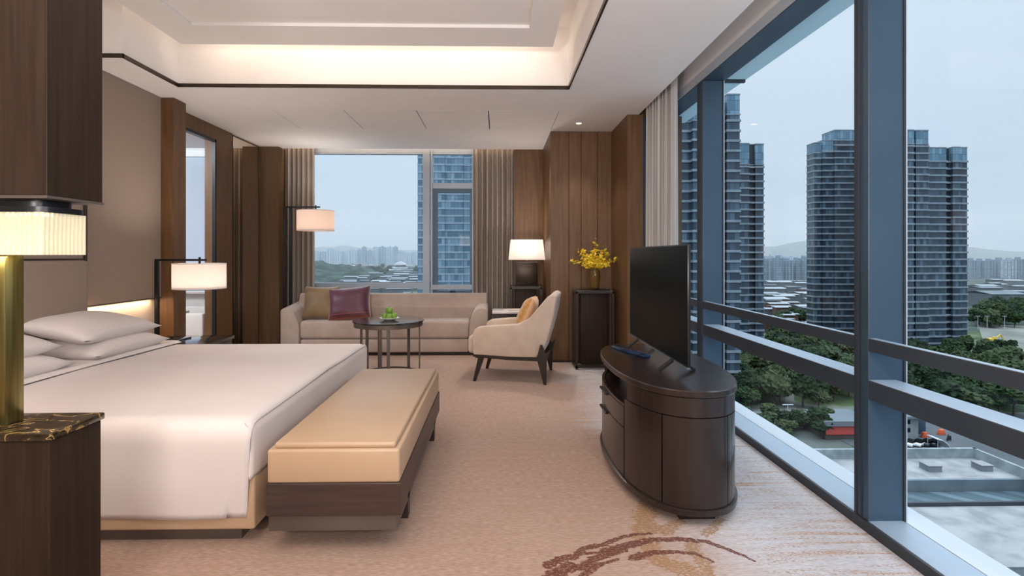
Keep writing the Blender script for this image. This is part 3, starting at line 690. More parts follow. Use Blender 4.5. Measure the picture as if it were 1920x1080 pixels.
# ------------------------------------------------------------------ sofa
sf = thing('sofa', 'long beige sofa with curved arms under the far window', 'sofa', (-1.45, 7.0, 0))
def sb_(x0, x1, y0, y1, z0, z1, **k): return MB().box(x0+1.45, x1+1.45, y0-7.0, y1-7.0, z0, z1, **k)
sb_(-2.52, -.37, 6.745, 7.24, .045, .215, bev=.02, seg=3).build('base', M['sofa'], sf)
def seatf(u, v): pass
sb_(-2.53, -.36, 6.735, 7.14, .220, .452, bev=.045, seg=4).build('seat', M['sofa'], sf)
MB().prism([(7.07-7, .40), (7.03-7, .60), (7.10-7, .775), (7.14-7, .785), (7.19-7, .77), (7.24-7, .40), (7.24-7, .05), (7.10-7, .05)], -2.66+1.45, -.14+1.45, 'yz', bev=.016, seg=3).build('backrest', M['sofa'], sf)
def arm(sx):
    # profile in x/z (front view): outer side straight, top flat, curving inward to the seat
    a = [(0, .045), (0, .585), (.02, .61), (.06, .62), (.12, .61), (.17, .57), (.20, .50), (.225, .43), (.235, .36), (.235, .045)]
    x0 = -2.765+1.45 if sx < 0 else -.125+1.45
    pts = [(x0+(p[0] if sx < 0 else -p[0]), p[1]) for p in a]
    mb = MB().prism(pts, 6.72-7, 7.22-7, 'xz', bev=.014, seg=3)
    for v in mb.bm.verts:
        t2 = max(0, min(1, (v.co.y+.28)/.50)); 
        if v.co.z > .3: v.co.z += .045*t2
    return mb
arm(-1).build('armrest', M['sofa'], sf); arm(1).build('armrest', M['sofa'], sf)
sb_(-2.6, -.3, 6.80, 7.2, 0, .05).build('plinth', M['blackwood'], sf, smooth=0)
def cushion(label, w_, h_, t, loc, rot, mat, mat2=None, name='cushion'):
    e = thing(name, label, 'cushion', loc); e.rotation_euler = rot
    MB().pillow(w_, h_, t*1.12, p=2.6, pinch=.09, n=20).build('cover', mat, e, smooth=180)
    if mat2:
        MB().pillow(w_*1.0, h_*1.0, t*.9, p=3.2, pinch=.05, n=14).build('back_cover', mat2, e, smooth=180).location = (0, 0, -.02)
    return e
cushion('olive gold cushion leaning at the left end of the sofa', .48, .46, .17, (-2.33, 6.955, .665), (math.radians(72), 0, -.02), M['olive'])
cushion('plum cushion with a red striped band leaning on the sofa', .56, .47, .17, (-1.94, 6.90, .655), (math.radians(70), math.radians(-5), .06), M['purple'], M['peach'])

# ------------------------------------------------------------------ round coffee table with plate of apples
ct = thing('coffee_table', 'round dark glass topped coffee table on flat metal legs before the sofa', 'table', (-1.18, 5.72, 0))
MB().lathe([(.375, .578), (.385, .582), (.385, .590), (.38, .594)], n=64).build('glass_top', pmat('smoky_table_top', srgb(40, 34, 33), None, .06, spec=.9, coat=.5), ct)
MB().lathe([(.345, .53), (.368, .532), (.368, .577), (.345, .577)], n=64, close=False).build('apron', M['bronze_l'], ct)
for a in (-135, -119, -93, -79, -1, 60, 120):
    r_ = .335; x_, y_ = r_*math.cos(math.radians(a)), r_*math.sin(math.radians(a))
    m_ = Matrix.Translation((x_, y_, 0)) @ Matrix.Rotation(math.radians(a+90), 4, 'Z')
    MB().box(-.017, .017, -.006, .006, .0, .54, bev=.002, m=m_).build('leg', M['bronze_l'], ct, smooth=0)
MB().lathe([(.325, 0), (.345, 0), (.345, .012), (.325, .012), (.325, 0)], n=64, close=False).build('base_ring', M['bronze'], ct)
pt = MB().lathe([(.0001, .012), (.06, .012), (.085, .022), (.105, .030), (.107, .027), (.08, .012), (.05, 0), (.0001, 0)], n=40, close=False).build('plate', M['china']); pt.location = (-1.165, 5.68, .594)
tag(pt, 'white plate holding green apples on the coffee table', 'plate')
def apple(label, loc):
    a = MB().lathe([(.0001, .008), (.012, .001), (.024, .004), (.036, .018), (.0395, .036), (.036, .054), (.024, .066), (.012, .068), (.0001, .060)], n=24, close=False).build('apple', M['apple'], smooth=180)
    a.location = loc; tag(a, label, 'apple', 'green apples on the plate')
    MB().cyl((0, 0, .058), (.004, 0, .078), .0018, n=6).build('stem', M['applestem'], a)
ax, ay = -1.165, 5.68
apple('green apple at the left on the white plate', (ax-.042, ay-.012, .606)); apple('green apple at the front of the white plate', (ax+.005, ay-.052, .606))
apple('green apple at the right on the white plate', (ax+.042, ay+.012, .606)); apple('green apple on top of the three others', (ax+.0, ay-.005, .668))

# ------------------------------------------------------------------ side table with newspaper
st = thing('side_table', 'small stone topped side table between the sofa and the pedestal', 'table', (.16, 6.72, 0))
MB().box(-.22, .26, -.20, .20, .565, .59, bev=.003).build('top', M['marble_w'], st)
MB().box(-.215, .255, -.195, .195, .535, .564).build('apron', M['blackwood'], st, smooth=0)
for x_ in (-.2, .24):
    for y_ in (-.18, .18): MB().box(x_-.012, x_+.012, y_-.012, y_+.012, 0, .536).build('leg', M['blackwood'], st, smooth=0)
npb = MB().box(-.14, .14, -.11, .11, 0, .006, bev=.001).box(-.13, .10, -.10, .09, .006, .012, m=Matrix.Rotation(.1, 4, 'Z')).build('newspaper', M['paper'], smooth=0); npb.location = (.22, 6.70, .59)
tag(npb, 'folded newspaper lying on the stone topped side table', 'newspaper')

# ------------------------------------------------------------------ pedestals
def pedestal(label, loc, w_, d_, h):
    p = thing('pedestal', label, 'pedestal', loc, group=None); b = .024; W, D = w_/2, d_/2
    for sx in (-1, 1):
        for sy in (-1, 1): MB().box(sx*W-b*(sx > 0), sx*W+b*(sx < 0), sy*D-b*(sy > 0), sy*D+b*(sy < 0), 0, h-.03, bev=.002).build('post', M['blackwood'], p, smooth=0)
    MB().box(-W, W, -D, D, h-.055, h-.028, bev=.002).build('top_frame', M['blackwood'], p, smooth=0)
    MB().box(-W, W, -D, -D+b, .02, .045).box(-W, W, D-b, D, .02, .045).box(-W, -W+b, -D, D, .02, .045).box(W-b, W, -D, D, .02, .045).build('bottom_frame', M['blackwood'], p, smooth=0)
    MB().box(-W+.07, W-.07, -D+.07, D-.03, .045, h-.056, bev=.004).build('inner_box', M['espresso_l'], p)
    MB().box(-W+.01, W-.01, -D+.01, D-.01, h-.027, h-.022).build('shelf_plate', M['bronze_l'], p, smooth=0)
    for sx in (-1, 1):
        for sy in (-1, 1): MB().cyl((sx*(W-.03), sy*(D-.03), h-.024), (sx*(W-.03), sy*(D-.03), h-.006), .006, n=10).build('spacer', M['plastic_l'], p)
    MB().box(-W, W, -D, D, h-.008, h, bev=.001).build('glass_top', M['glass2'], p, smooth=0)
    return p
pedestal('tall dark open frame pedestal under the table lamp', (.385, 7.08, 0), .42, .30, .90)
pedestal('tall dark open frame pedestal under the vase of yellow orchids', (1.11, 6.04, 0), .44, .28, .915)
tl = thing('table_lamp', 'table lamp with a square dark block base and a white tapered lit shade', 'lamp', (.40, 7.07, .90))
MB().box(-.148, .148, -.055, .055, .0, .305, bev=.006).build('base', M['espresso'], tl)
MB().box(-.125, .125, -.062, -.054, .025, .28, bev=.002).build('front_panel', M['bronze'], tl)
MB().cyl((0, 0, .30), (0, 0, .60), .007).build('neck', M['bronze_l'], tl)
MB().lathe([(1, .335), (.88, .605)], sx=.245, sy=.15, ex=7, n=64, close=False).build('lamp_shade', M['shade'], tl)
MB().blob((0, 0, .47), .03, 2, 0).build('bulb', M['bulb'], tl)
lamp_light((.40, 7.07, 1.42), 22); lamp_up((.40, 7.0, 1.56), 12)
vs_ = MB().lathe([(.0001, 0), (.042, 0), (.046, .01), (.052, .06), (.060, .13), (.058, .18), (.044, .23), (.036, .255), (.040, .27), (.034, .27), (.030, .25), (.0001, .24)], n=32, close=False).build('vase', M['vase'], smooth=180); vs_.location = (1.135, 6.04, .915)
tag(vs_, 'amber glass vase standing on the right pedestal', 'vase')
fb = thing('orchid_bouquet', 'bouquet of small yellow orchids in the amber vase', 'flowers', (1.135, 6.04, 1.165))
for i in range(30):
    a = R.uniform(0, 2*PI); ln = R.uniform(.14, .25); el = R.uniform(.15, 1.0)
    if i == 0: a, ln, el = .1, .32, .32
    if i == 1: a, ln, el = 1.2, .33, 1.35
    if i == 2: a, ln, el = 0.4, .30, 1.05
    if i == 3: a, ln, el = 3.2, .28, .25
    pts = []
    for k in range(7):
        f = k/6; pts.append(Vector((ln*f*math.cos(el)*math.cos(a), ln*f*math.cos(el)*math.sin(a)*.8, ln*(f*math.sin(el)*1.0-f*f*.15+f*.10)-.02*(1-f))))
    sm = MB()
    for p, q in zip(pts, pts[1:]): sm.cyl(p, q, .0018, n=5, cap=False)
    stem = sm.build('stem', M['stem'], fb)
    bm_ = MB()
    for k in range(30):
        f = R.uniform(.30, 1.0); j = min(5, int(f*6)); p = pts[j].lerp(pts[j+1], f*6-j)+Vector((R.gauss(0, .02), R.gauss(0, .02), R.gauss(0, .018)))
        rm = Matrix.Translation(p) @ Matrix.Rotation(R.uniform(0, 6.28), 4, 'Z') @ Matrix.Rotation(R.uniform(.3, 1.8), 4, 'X')
        s_ = R.uniform(.7, 1.2)
        for b in range(4):
            an = b*PI/2+.4; c0 = Vector((math.cos(an), math.sin(an), 0)); c1 = Vector((-math.sin(an), math.cos(an), 0)); L_ = (.013 if b else .019)*s_
            q = [Vector((0, 0, 0)), c0*L_*.6+c1*L_*.5+Vector((0, 0, .003)), c0*L_*1.1, c0*L_*.6-c1*L_*.5+Vector((0, 0, .003))]
            bm_.bm.faces.new([bm_.bm.verts.new(rm @ x) for x in q])
    bo = bm_.build('blossoms', M['petal'], stem, smooth=0); bo['kind'] = 'stuff'

# ------------------------------------------------------------------ armchair
ac = thing('armchair', 'cream upholstered armchair with dark splayed legs facing the coffee table', 'armchair', (.17, 5.63, 0), math.radians(169))
prof = [(.36, .275), (.375, .44), (.345, .535), (.30, .565), (.10, .585), (-.10, .60), (-.22, .66), (-.33, .79), (-.41, .885), (-.46, .905), (-.50, .885), (-.47, .70), (-.42, .50), (-.36, .33), (-.28, .265), (.0, .262)]
def side(sg):
    mb = MB().prism(prof, sg*.245, sg*.335, 'xz', bev=.018, seg=3)
    for v in mb.bm.verts:
        v.co.y += sg*.05*max(0, (v.co.z-.3))/.6
        if v.co.x < -.3: v.co.y -= sg*(-.3-v.co.x)*.25
    return mb
for sg in (-1, 1): side(sg).build('armrest', M['chair'], ac)
bk = MB().prism([(-.25, .30), (-.33, .62), (-.40, .87), (-.44, .905), (-.49, .90), (-.50, .87), (-.44, .58), (-.36, .30)], -.30, .30, 'xz', bev=.018, seg=3)
bk.build('backrest', M['chair'], ac)
MB().box(-.34, .44, -.25, .25, .27, .455, bev=.04, seg=4).build('seat', M['chair'], ac)
MB().prism([(.36, .255), (.36, .275), (-.0, .262), (-.36, .262), (-.36, .228), (0, .232)], -.33, -.30, 'xz').prism([(.36, .255), (.36, .275), (0, .262), (-.36, .262), (-.36, .228), (0, .232)], .30, .33, 'xz').box(.30, .34, -.31, .31, .24, .27).box(-.36, -.32, -.31, .31, .23, .262).build('leg_frame', M['blackwood'], ac, smooth=0)
for sg in (-1, 1):
    MB().prism([(.355, .27), (.29, .27), (.385, 0), (.415, 0)], sg*.305-.015, sg*.305+.015, 'xz').build('leg', M['blackwood'], ac, smooth=0).location = (-.05, 0, 0)
    MB().prism([(-.30, .262), (-.335, .40), (-.355, .40), (-.40, .262), (-.395, .0), (-.37, .0)], sg*.34-.017, sg*.34+.017, 'xz').prism([(-.36, .30), (-.40, .32), (-.44, .36), (-.40, .24), (-.36, .22)], sg*.34-.012, sg*.34+.012, 'xz').build('leg', M['blackwood'], ac, smooth=0)
cushion('gold brocade cushion leaning on the back of the armchair', .42, .42, .15, (.315, 5.60, .66), (math.radians(68), 0, math.radians(-101)), M['gold'], M['peach'])

# ------------------------------------------------------------------ oval television cabinet
tv = thing('tv_cabinet', 'oval dark wood television cabinet standing near the glazed wall', 'cabinet', (.985, 3.15, 0))
def oval(sc, n=96, ex=2.4, a=.32, b=.68): 
    pts = []
    for k in range(n):
        an = 2*PI*k/n; ca, sa = math.cos(an), math.sin(an)
        pts.append((a*sc*math.copysign(abs(ca)**(2/ex), ca), (b+a*(sc-1))*math.copysign(abs(sa)**(2/ex), sa)))
    return pts
def ring(mb, profs):   # list of (scale, z)
    rings = []
    for sc, z in profs: rings.append([mb.bm.verts.new((x, y, z)) for x, y in oval(sc)])
    for A, Bq in zip(rings, rings[1:]):
        for k in range(len(A)): mb.bm.faces.new((A[k], A[(k+1) % len(A)], Bq[(k+1) % len(A)], Bq[k]))
    mb.bm.faces.new(rings[0][::-1]); mb.bm.faces.new(rings[-1]); return mb
ring(MB(), [(.95, .615), (.99, .617), (1.0, .622), (1.0, .645), (.985, .65)]).build('top', M['espresso'], tv, smooth=30)
NB = 96; body = MB(); pts = oval(.965)
def band(mb, k0, k1, z0, z1, sc_out=.965, sc_in=.90, nn=96):
    o = oval(sc_out, nn); i_ = oval(sc_in, nn); V = []
    for k in range(k0, k1+1):
        a = o[k % nn]; b = i_[k % nn]; V.append([mb.bm.verts.new((a[0], a[1], z0)), mb.bm.verts.new((a[0], a[1], z1)), mb.bm.verts.new((b[0], b[1], z1)), mb.bm.verts.new((b[0], b[1], z0))])
    for A, Bq in zip(V, V[1:]):
        for q in range(4): mb.bm.faces.new((A[q], Bq[q], Bq[(q+1) % 4], A[(q+1) % 4]))
    mb.bm.faces.new(V[0][::-1]); mb.bm.faces.new(V[-1]); return mb
ring(MB(), [(.955, .045), (1.0, .05), (1.005, .075), (.96, .08)]).build('base_moulding', M['espresso'], tv, smooth=30)
MB().box(-.09, .09, -.60, -.45, 0, .05, bev=.003).build('foot', M['blackwood'], tv); MB().box(-.09, .09, .45, .60, 0, .05, bev=.003).build('foot', M['blackwood'], tv)
# front faces -x: open niche with drawers at its middle/far part, curved doors elsewhere (index 48 faces -x, 72 faces the camera)
k_n0, k_n1 = 36, 54
ring(MB(), [(.88, .08), (.88, .485)]).build('carcass', M['espresso'], tv, smooth=30)
band(MB(), 55, 132, .52, .612).build('upper_fascia', M['espresso'], tv, recalc=True)
for k0, k1 in ((54, 64), (64, 78), (78, 96), (96, 114), (114, 132)):
    dk = band(MB(), k0*8+1, k1*8-1, .082, .515, nn=768)
    dk.build('door', M['espresso'], tv, recalc=True)
band(MB(), 36, 54, .47, .485).build('niche_shelf', M['espresso'], tv, recalc=True)
for (z0, z1) in ((.355, .466), (.082, .350)):
    dw = band(MB(), 36*8+1, 54*8-1, z0, z1, nn=768).build('drawer', M['espresso'], tv, recalc=True)
    MB().box(-.324, -.306, -.09+.12, .09+.12, z1-.022, z1-.010, bev=.002).build('handle', M['black'], dw)
ring(MB(), [(.6, .485), (.6, .615)]).build('niche_back', M['blackwood'], tv)
# television
t = thing('television', 'flat black television on a stand on top of the oval cabinet', 'television', (.985, 3.27, .65), 0)
MB().box(.0, .018, -.585, .585, .063, .705, bev=.003).build('panel', M['plastic'], t)
MB().box(-.0015, .001, -.577, .577, .075, .698).build('screen', M['screen'], t, smooth=0)
MB().box(-.003, .012, -.587, .587, .058, .066).build('bottom_bezel', M['plastic_l'], t, smooth=0)
MB().box(.018, .06, -.40, .40, .12, .50, bev=.015).build('rear_housing', M['plastic'], t)
for sy in (-1, 1):
    MB().bar((.015, sy*.36, .075), (-.075, sy*.36, .006), .04, .012, up='Y').bar((.015, sy*.36, .075), (.12, sy*.36, .006), .04, .012).build('stand_foot', M['plastic'], t)
sb2 = MB().box(-.03, .03, -.19, .19, 0, .020, bev=.006).build('soundbar', M['blue_gloss']); sb2.location = (.885, 3.46, .65); sb2.rotation_euler = (0, 0, math.radians(18))
tag(sb2, 'slim glossy blue black box lying on the cabinet before the television', 'device')
# downlight
dl = thing('downlight', 'small round recessed ceiling downlight above the right pedestal', 'light', (.93, 5.93, CH))
MB().lathe([(.030, -.006), (.045, -.006), (.047, .0), (.030, .001)], n=32, close=False).build('trim_ring', M['white'], dl)
MB().lathe([(.0001, -.002), (.030, -.002)], n=24, close=False).build('lens', M['bulb_hot'], dl)
# ------------------------------------------------------------------ the city outside
G = -44.0
ALB = .72
def px(u, D): return (u-932)/F*D
def zz(v, D): return 1.3+(478-v)*D/F
def facade(name, c1, c2, c3, sx=1.5, sz=3.1, line=.07, lc=(60, 76, 92), rough=.15, top=None, topc=None):
    m, t, p = new_mat(name); L = t.links.new
    tc = N(t, 'ShaderNodeTexCoord'); sp = N(t, 'ShaderNodeSeparateXYZ'); L(tc.outputs['Object'], sp.inputs[0])
    def mth(op, a, b=None):
        n = N(t, 'ShaderNodeMath', operation=op)
        for i, q in enumerate((a, b)):
            if q is None: continue
            if isinstance(q, (int, float)): n.inputs[i].default_value = q
            else: L(q, n.inputs[i])
        return n.outputs[0]
    hx = mth('DIVIDE', mth('ADD', sp.outputs[0], mth('MULTIPLY', sp.outputs[1], 1.0)), sx); hz = mth('DIVIDE', sp.outputs[2], sz)
    cb = N(t, 'ShaderNodeCombineXYZ'); L(mth('FLOOR', hx), cb.inputs[0]); L(mth('FLOOR', hz), cb.inputs[2])
    wn = N(t, 'ShaderNodeTexWhiteNoise'); L(cb.outputs[0], wn.inputs['Vector'])
    rp = N(t, 'ShaderNodeValToRGB'); cr = rp.color_ramp.elements; cr[0].position = .1; cr[0].color = srgb(*c1); cr[1].position = 1; cr[1].color = srgb(*c3)
    q = cr.new(.7); q.color = srgb(*c2); L(wn.outputs['Value'], rp.inputs[0])
    ln = mth('MAXIMUM', mth('LESS_THAN', mth('FRACT', hx), line), mth('LESS_THAN', mth('FRACT', mth('MULTIPLY', hz, 1.0)), line*.8))
    mx = N(t, 'ShaderNodeMix', data_type='RGBA'); L(ln, mx.inputs[0]); L(rp.outputs[0], mx.inputs[6]); mx.inputs[7].default_value = srgb(*lc)
    outc = mx.outputs[2]
    if top is not None:
        m2 = N(t, 'ShaderNodeMix', data_type='RGBA'); L(mth('MULTIPLY', mth('GREATER_THAN', sp.outputs[2], top), .75), m2.inputs[0]); L(outc, m2.inputs[6]); m2.inputs[7].default_value = srgb(*topc); outc = m2.outputs[2]
    L(outc, p.inputs['Base Color']); p.inputs['Roughness'].default_value = rough; p.inputs['Specular IOR Level'].default_value = .6
    return m
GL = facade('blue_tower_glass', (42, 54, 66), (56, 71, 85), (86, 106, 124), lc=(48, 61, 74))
GLT = facade('sky_lit_crown_glass', (84, 116, 136), (98, 130, 150), (120, 152, 170), lc=(68, 92, 110))  # sky reflection on the tower tops put into the glass colour
GLR = pmat('shaded_balcony_recess', srgb(26, 34, 44), srgb(44, 56, 68), .5, nscale=1.5)  # shade inside the balcony recesses put into the colour
SL = pmat('grey_balcony_slab', srgb(118, 130, 141), srgb(134, 146, 156), .7, nscale=.5)
GL4 = facade('pale_blue_tower_glass', (84, 110, 128), (112, 138, 156), (136, 160, 176), lc=(74, 98, 116))
def tower(label, org, wings, crown_h, glass=GL, slab=SL, led=.35, pitch=3.1, crown=GLT):
    T_ = thing('apartment_tower', label, 'tower', org)
    ox, oy, oz = org
    b_ = MB(); s_ = MB(); r_ = MB(); c_ = MB(); hasr = False
    for (x0, x1, y0, y1, zt, kind) in wings:
        x0 -= ox; x1 -= ox; y0 -= oy; y1 -= oy; zt_ = zt-oz
        if kind == 'r': r_.box(x0, x1, y0, y1, 0, zt_); hasr = True
        else:
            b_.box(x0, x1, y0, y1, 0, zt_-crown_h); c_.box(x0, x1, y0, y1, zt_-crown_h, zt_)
        k = 1
        while k*pitch < zt_-(crown_h if kind != 'r' else crown_h):
            o_ = led if kind != 'r' else 1.1
            s_.box(x0-led*.8, x1+led*.8, y0-o_, y1, k*pitch-.42, k*pitch+.32); k += 1
        s_.box(x0-.2, x1+.2, y0-.2, y1+.2, zt_-crown_h-.4, zt_-crown_h); s_.box(x0-.15, x1+.15, y0-.15, y1+.15, zt_-.35, zt_)
    b_.build('glass_facade', glass, T_, smooth=0)
    if hasr: r_.build('balcony_recess', GLR, T_, smooth=0)
    s_.build('floor_slabs', slab, T_, smooth=0); c_.build('crown', crown, T_, smooth=0)
    return T_
D = 160
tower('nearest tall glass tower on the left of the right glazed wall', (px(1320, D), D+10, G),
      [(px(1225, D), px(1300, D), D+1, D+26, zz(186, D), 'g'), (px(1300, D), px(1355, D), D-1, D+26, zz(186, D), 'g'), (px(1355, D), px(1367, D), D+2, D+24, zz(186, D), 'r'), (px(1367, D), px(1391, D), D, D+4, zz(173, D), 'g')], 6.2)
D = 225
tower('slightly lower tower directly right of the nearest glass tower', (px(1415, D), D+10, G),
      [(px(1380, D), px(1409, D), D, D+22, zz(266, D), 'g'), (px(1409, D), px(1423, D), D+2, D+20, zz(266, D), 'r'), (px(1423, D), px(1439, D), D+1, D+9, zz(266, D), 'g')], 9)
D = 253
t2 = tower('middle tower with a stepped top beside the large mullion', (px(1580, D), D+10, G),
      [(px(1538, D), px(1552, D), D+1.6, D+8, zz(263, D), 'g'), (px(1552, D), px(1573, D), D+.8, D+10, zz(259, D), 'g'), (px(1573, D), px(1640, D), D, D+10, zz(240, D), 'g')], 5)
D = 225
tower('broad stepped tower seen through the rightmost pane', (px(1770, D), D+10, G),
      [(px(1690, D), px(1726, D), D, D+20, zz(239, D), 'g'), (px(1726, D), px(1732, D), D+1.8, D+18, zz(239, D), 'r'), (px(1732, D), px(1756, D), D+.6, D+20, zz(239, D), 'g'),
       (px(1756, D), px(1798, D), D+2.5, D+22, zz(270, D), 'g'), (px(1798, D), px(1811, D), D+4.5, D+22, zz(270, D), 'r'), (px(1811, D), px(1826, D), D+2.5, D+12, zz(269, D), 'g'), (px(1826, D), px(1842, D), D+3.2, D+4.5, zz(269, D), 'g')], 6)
D = 222
tower('pale blue glass tower behind the far window', (px(850, D), D+10, G),
      [(px(783, D), px(800, D), D+1, D+20, 75, 'g'), (px(800, D), px(834, D), D, D+20, 75, 'g'), (px(834, D), px(868, D), D+.6, D+20, 75, 'g'), (px(868, D), px(884, D), D+1.2, D+20, 75, 'g'), (px(884, D), px(960, D), D, D+20, 75, 'g')], 4, glass=GL4, led=.12, slab=pmat('pale_slab', srgb(138, 156, 172), srgb(150, 167, 182), .7, nscale=.5))

# ground, roads, park
def gmat(name, cols, sc, lo=.35, hi=.65, det=6):
    m, t, p = new_mat(name); v = coords(t, (1, 1, 1)); nz = N(t, 'ShaderNodeTexNoise'); nz.inputs['Scale'].default_value = sc; nz.inputs['Detail'].default_value = det
    t.links.new(v, nz.inputs['Vector']); rp = N(t, 'ShaderNodeValToRGB'); cr = rp.color_ramp.elements
    cols = [tuple(q*ALB for q in c) for c in cols]
    cr[0].position = lo; cr[0].color = srgb(*cols[0]); cr[1].position = hi; cr[1].color = srgb(*cols[-1])
    for i, c in enumerate(cols[1:-1]): q = cr.new(lo+(hi-lo)*(i+1)/(len(cols)-1)); q.color = srgb(*c)
    t.links.new(nz.outputs[0], rp.inputs[0]); t.links.new(rp.outputs[0], p.inputs['Base Color']); p.inputs['Roughness'].default_value = .9; p.inputs['Specular IOR Level'].default_value = .1; return m
M['land'] = gmat('city_ground', [(70, 86, 76), (92, 106, 96), (128, 136, 134)], .02)
M['park'] = gmat('park_ground', [(54, 72, 50), (84, 104, 66), (98, 116, 76), (160, 164, 160)], .05, .35, .62)
M['asphalt'] = gmat('asphalt', [(108, 114, 120), (124, 130, 136)], .1)
M['yard'] = gmat('pale_bare_ground', [(140, 142, 134), (176, 178, 172)], .05)
M['conc'] = gmat('weathered_roof_concrete', [(168, 170, 174), (190, 191, 194), (202, 203, 205)], .55)
M['parapet'] = gmat('stained_parapet_concrete', [(160, 174, 180), (205, 217, 222)], .8)
struct('ground', MB().box(-3500, 5200, 60, 8000, G-1, G), M['land'], smooth=0)
D0, D1 = 148, 300
def quad(name, pts, z, mat):
    mb = MB(); a = [mb.bm.verts.new((x, y, z)) for x, y in pts]; b = [mb.bm.verts.new((x, y, z-.2)) for x, y in pts]
    mb.bm.faces.new(a); n = len(a)
    for i in range(n): mb.bm.faces.new((a[i], b[i], b[(i+1) % n], a[(i+1) % n]))
    mb.bm.faces.new(b[::-1]); return struct(name, mb, mat, smooth=0, recalc=True)
quad('ground_park', [(60, 140), (190, 140), (330, 300), (120, 300)], G+.1, M['park'])
quad('ground_road', [(55, 134), (200, 134), (200, 147), (55, 147)], G+.15, M['asphalt'])
quad('ground_street', [(84, 60), (170, 60), (170, 134.5), (84, 134.5)], G+.12, M['asphalt'])
quad('ground_path', [(px(1470, 200), 200), (px(1486, 200), 200), (px(1496, 160), 160), (px(1500, 148), 148), (px(1478, 148), 148), (px(1478, 165), 165)], G+.2, M['yard'])
quad('ground_yard', [(px(1850, 330), 330), (px(1990, 330), 330), (px(1990, 225), 225), (px(1872, 225), 225)], G+.16, M['yard'])
# neighbouring low roof
nr = thing('low_building', 'low flat roofed concrete building below the right glazed wall', 'building', (35, 42, G))
def rb(x0, x1, y0, y1, z0, z1): return MB().box(x0-35, x1-35, y0-42, y1-42, z0-G, z1-G)
rb(12, 50, 48.9, 54.1, G, -20).build('upper_block', M['conc'], nr, smooth=0)
rb(12, 50.3, 53.8, 54.15, -20, -19).box(50-35, 50.3-35, 30-42, 54.1-42, -21.3-G, -19-G).build('parapet', M['parapet'], nr, smooth=0)
rb(12, 50, 48.6, 48.9, -21.1, -20).build('step_wall', gmat('step_wall_paint', [(130, 145, 156), (144, 160, 170)], .5), nr, smooth=0)
rb(12, 50, 20, 48.6, G, -21.3).build('lower_block', M['conc'], nr, smooth=0)
rb(12, 49.8, 46.4, 48.5, -21.12, -21.05).build('skylight', facade('skylight_glass', (66, 82, 90), (80, 96, 104), (104, 120, 128), sx=1.2, sz=4, lc=(80, 96, 104)), nr, smooth=0)
rb(12, 49.8, 46.15, 46.4, -21.3, -20.95).build('gutter', M['frame_dk'], nr, smooth=0)
def roofbox(label, x, y, z, a, b, h, name='roof_vent'):
    e = thing(name, label, 'vent', (x, y, z)); MB().box(-a/2, a/2, -b/2, b/2, 0, h).build('body', gmat('vent_grey', [(150, 162, 168), (166, 176, 182)], 1), e, smooth=0)
    MB().box(-a/2-.05, a/2+.05, -b/2-.05, b/2+.05, h, h+.07).build('cover', M['conc'], e, smooth=0)
roofbox('left one of two grey box vents on the low concrete roof', px(1758, 51), 51, -20, 1.3, 1.2, .55)
roofbox('right one of two grey box vents on the low concrete roof', px(1858, 51), 51, -20, 1.1, 1.2, .55)
roofbox('dark rooftop unit at the near end of the low roof', px(1905, 36.5), 36.5, -21.3, 3.2, 1.5, .8, 'rooftop_unit')

# trees
LEAF = [gmat('dark_green_leaves', [(38, 58, 42), (62, 84, 56)], 1.2), gmat('mid_green_leaves', [(50, 72, 48), (78, 100, 62)], 1.2), gmat('olive_green_leaves', [(64, 80, 56), (98, 114, 78)], 1.2)]
TRK = pmat('tree_bark', srgb(74, 66, 58), None, .9)
protos = []
for v_ in range(6):
    rr = random.Random(v_); e = bpy.data.objects.new('tree', None); C.objects.link(e); e['category'] = 'tree'
    cm = MB(); n = 9+v_
    for i in range(n):
        a = rr.uniform(0, 6.28); q = rr.uniform(0, 2.6); cm.blob((q*math.cos(a), q*math.sin(a), rr.uniform(3.2, 6.8)), rr.uniform(1.1, 2.1), 3, .75, 3.2, (1, 1, .8), rr.uniform(0, 50))
    cm.build('crown', LEAF[v_ % 3], e, smooth=0)
    tk = MB().cyl((0, 0, 0), (0, 0, 4.5), .28, .14, 8)
    for i in range(3): a = i*2.1; tk.cyl((0, 0, 2.6), (1.4*math.cos(a), 1.4*math.sin(a), 5), .12, .05, 6)
    tk.build('trunk', TRK, e)
    protos.append(e)
used = [False]*6
def put_tree(x, y, s, label, group, kind=None):
    k = R.randrange(6) if kind is None else kind
    if not used[k]: t_ = protos[k]; used[k] = True
    else: t_ = copy_tree(protos[k])
    t_.location = (x, y, G); t_.scale = (s, s, s*R.uniform(.85, 1.15)); t_.rotation_euler = (0, 0, R.uniform(0, 6.28)); t_['label'] = label; t_['group'] = group
cnt = 0
def scatter(u0, u1, v0, v1, n, s0, s1, label, group, avoid=()):
    pts = []; tries = 0
    while len(pts) < n and tries < n*30:
        tries += 1
        u = R.uniform(u0, u1); v = R.uniform(v0, v1); D = -G*F/(v-478)*1.03; x, y = px(u, D), D
        if any(a0 < u < a1 and b0 < v < b1 for a0, a1, b0, b1 in avoid): continue
        if any(math.hypot(x-a, y-b) < 4.2+3*(s0-1 if s0 > 1 else 0) for a, b in pts): continue
        pts.append((x, y)); put_tree(x, y, R.uniform(s0, s1), label, group)
AV = ((1550, 1610, 760, 840), (1478, 1500, 690, 778), (1545, 1600, 706, 724), (1400, 1430, 700, 712))
scatter(1385, 1605, 655, 772, 92, .8, 1.25, 'leafy green tree in the park below the glazed wall', 'trees in the park', AV)
scatter(1390, 1580, 806, 830, 16, .55, .8, 'dark rounded tree in the row along the road edge', 'trees along the road', ((1555, 1610, 780, 840),))
scatter(1700, 1920, 672, 745, 50, .8, 1.3, 'leafy tree in the grove at the foot of the broad tower', 'trees below the broad tower')
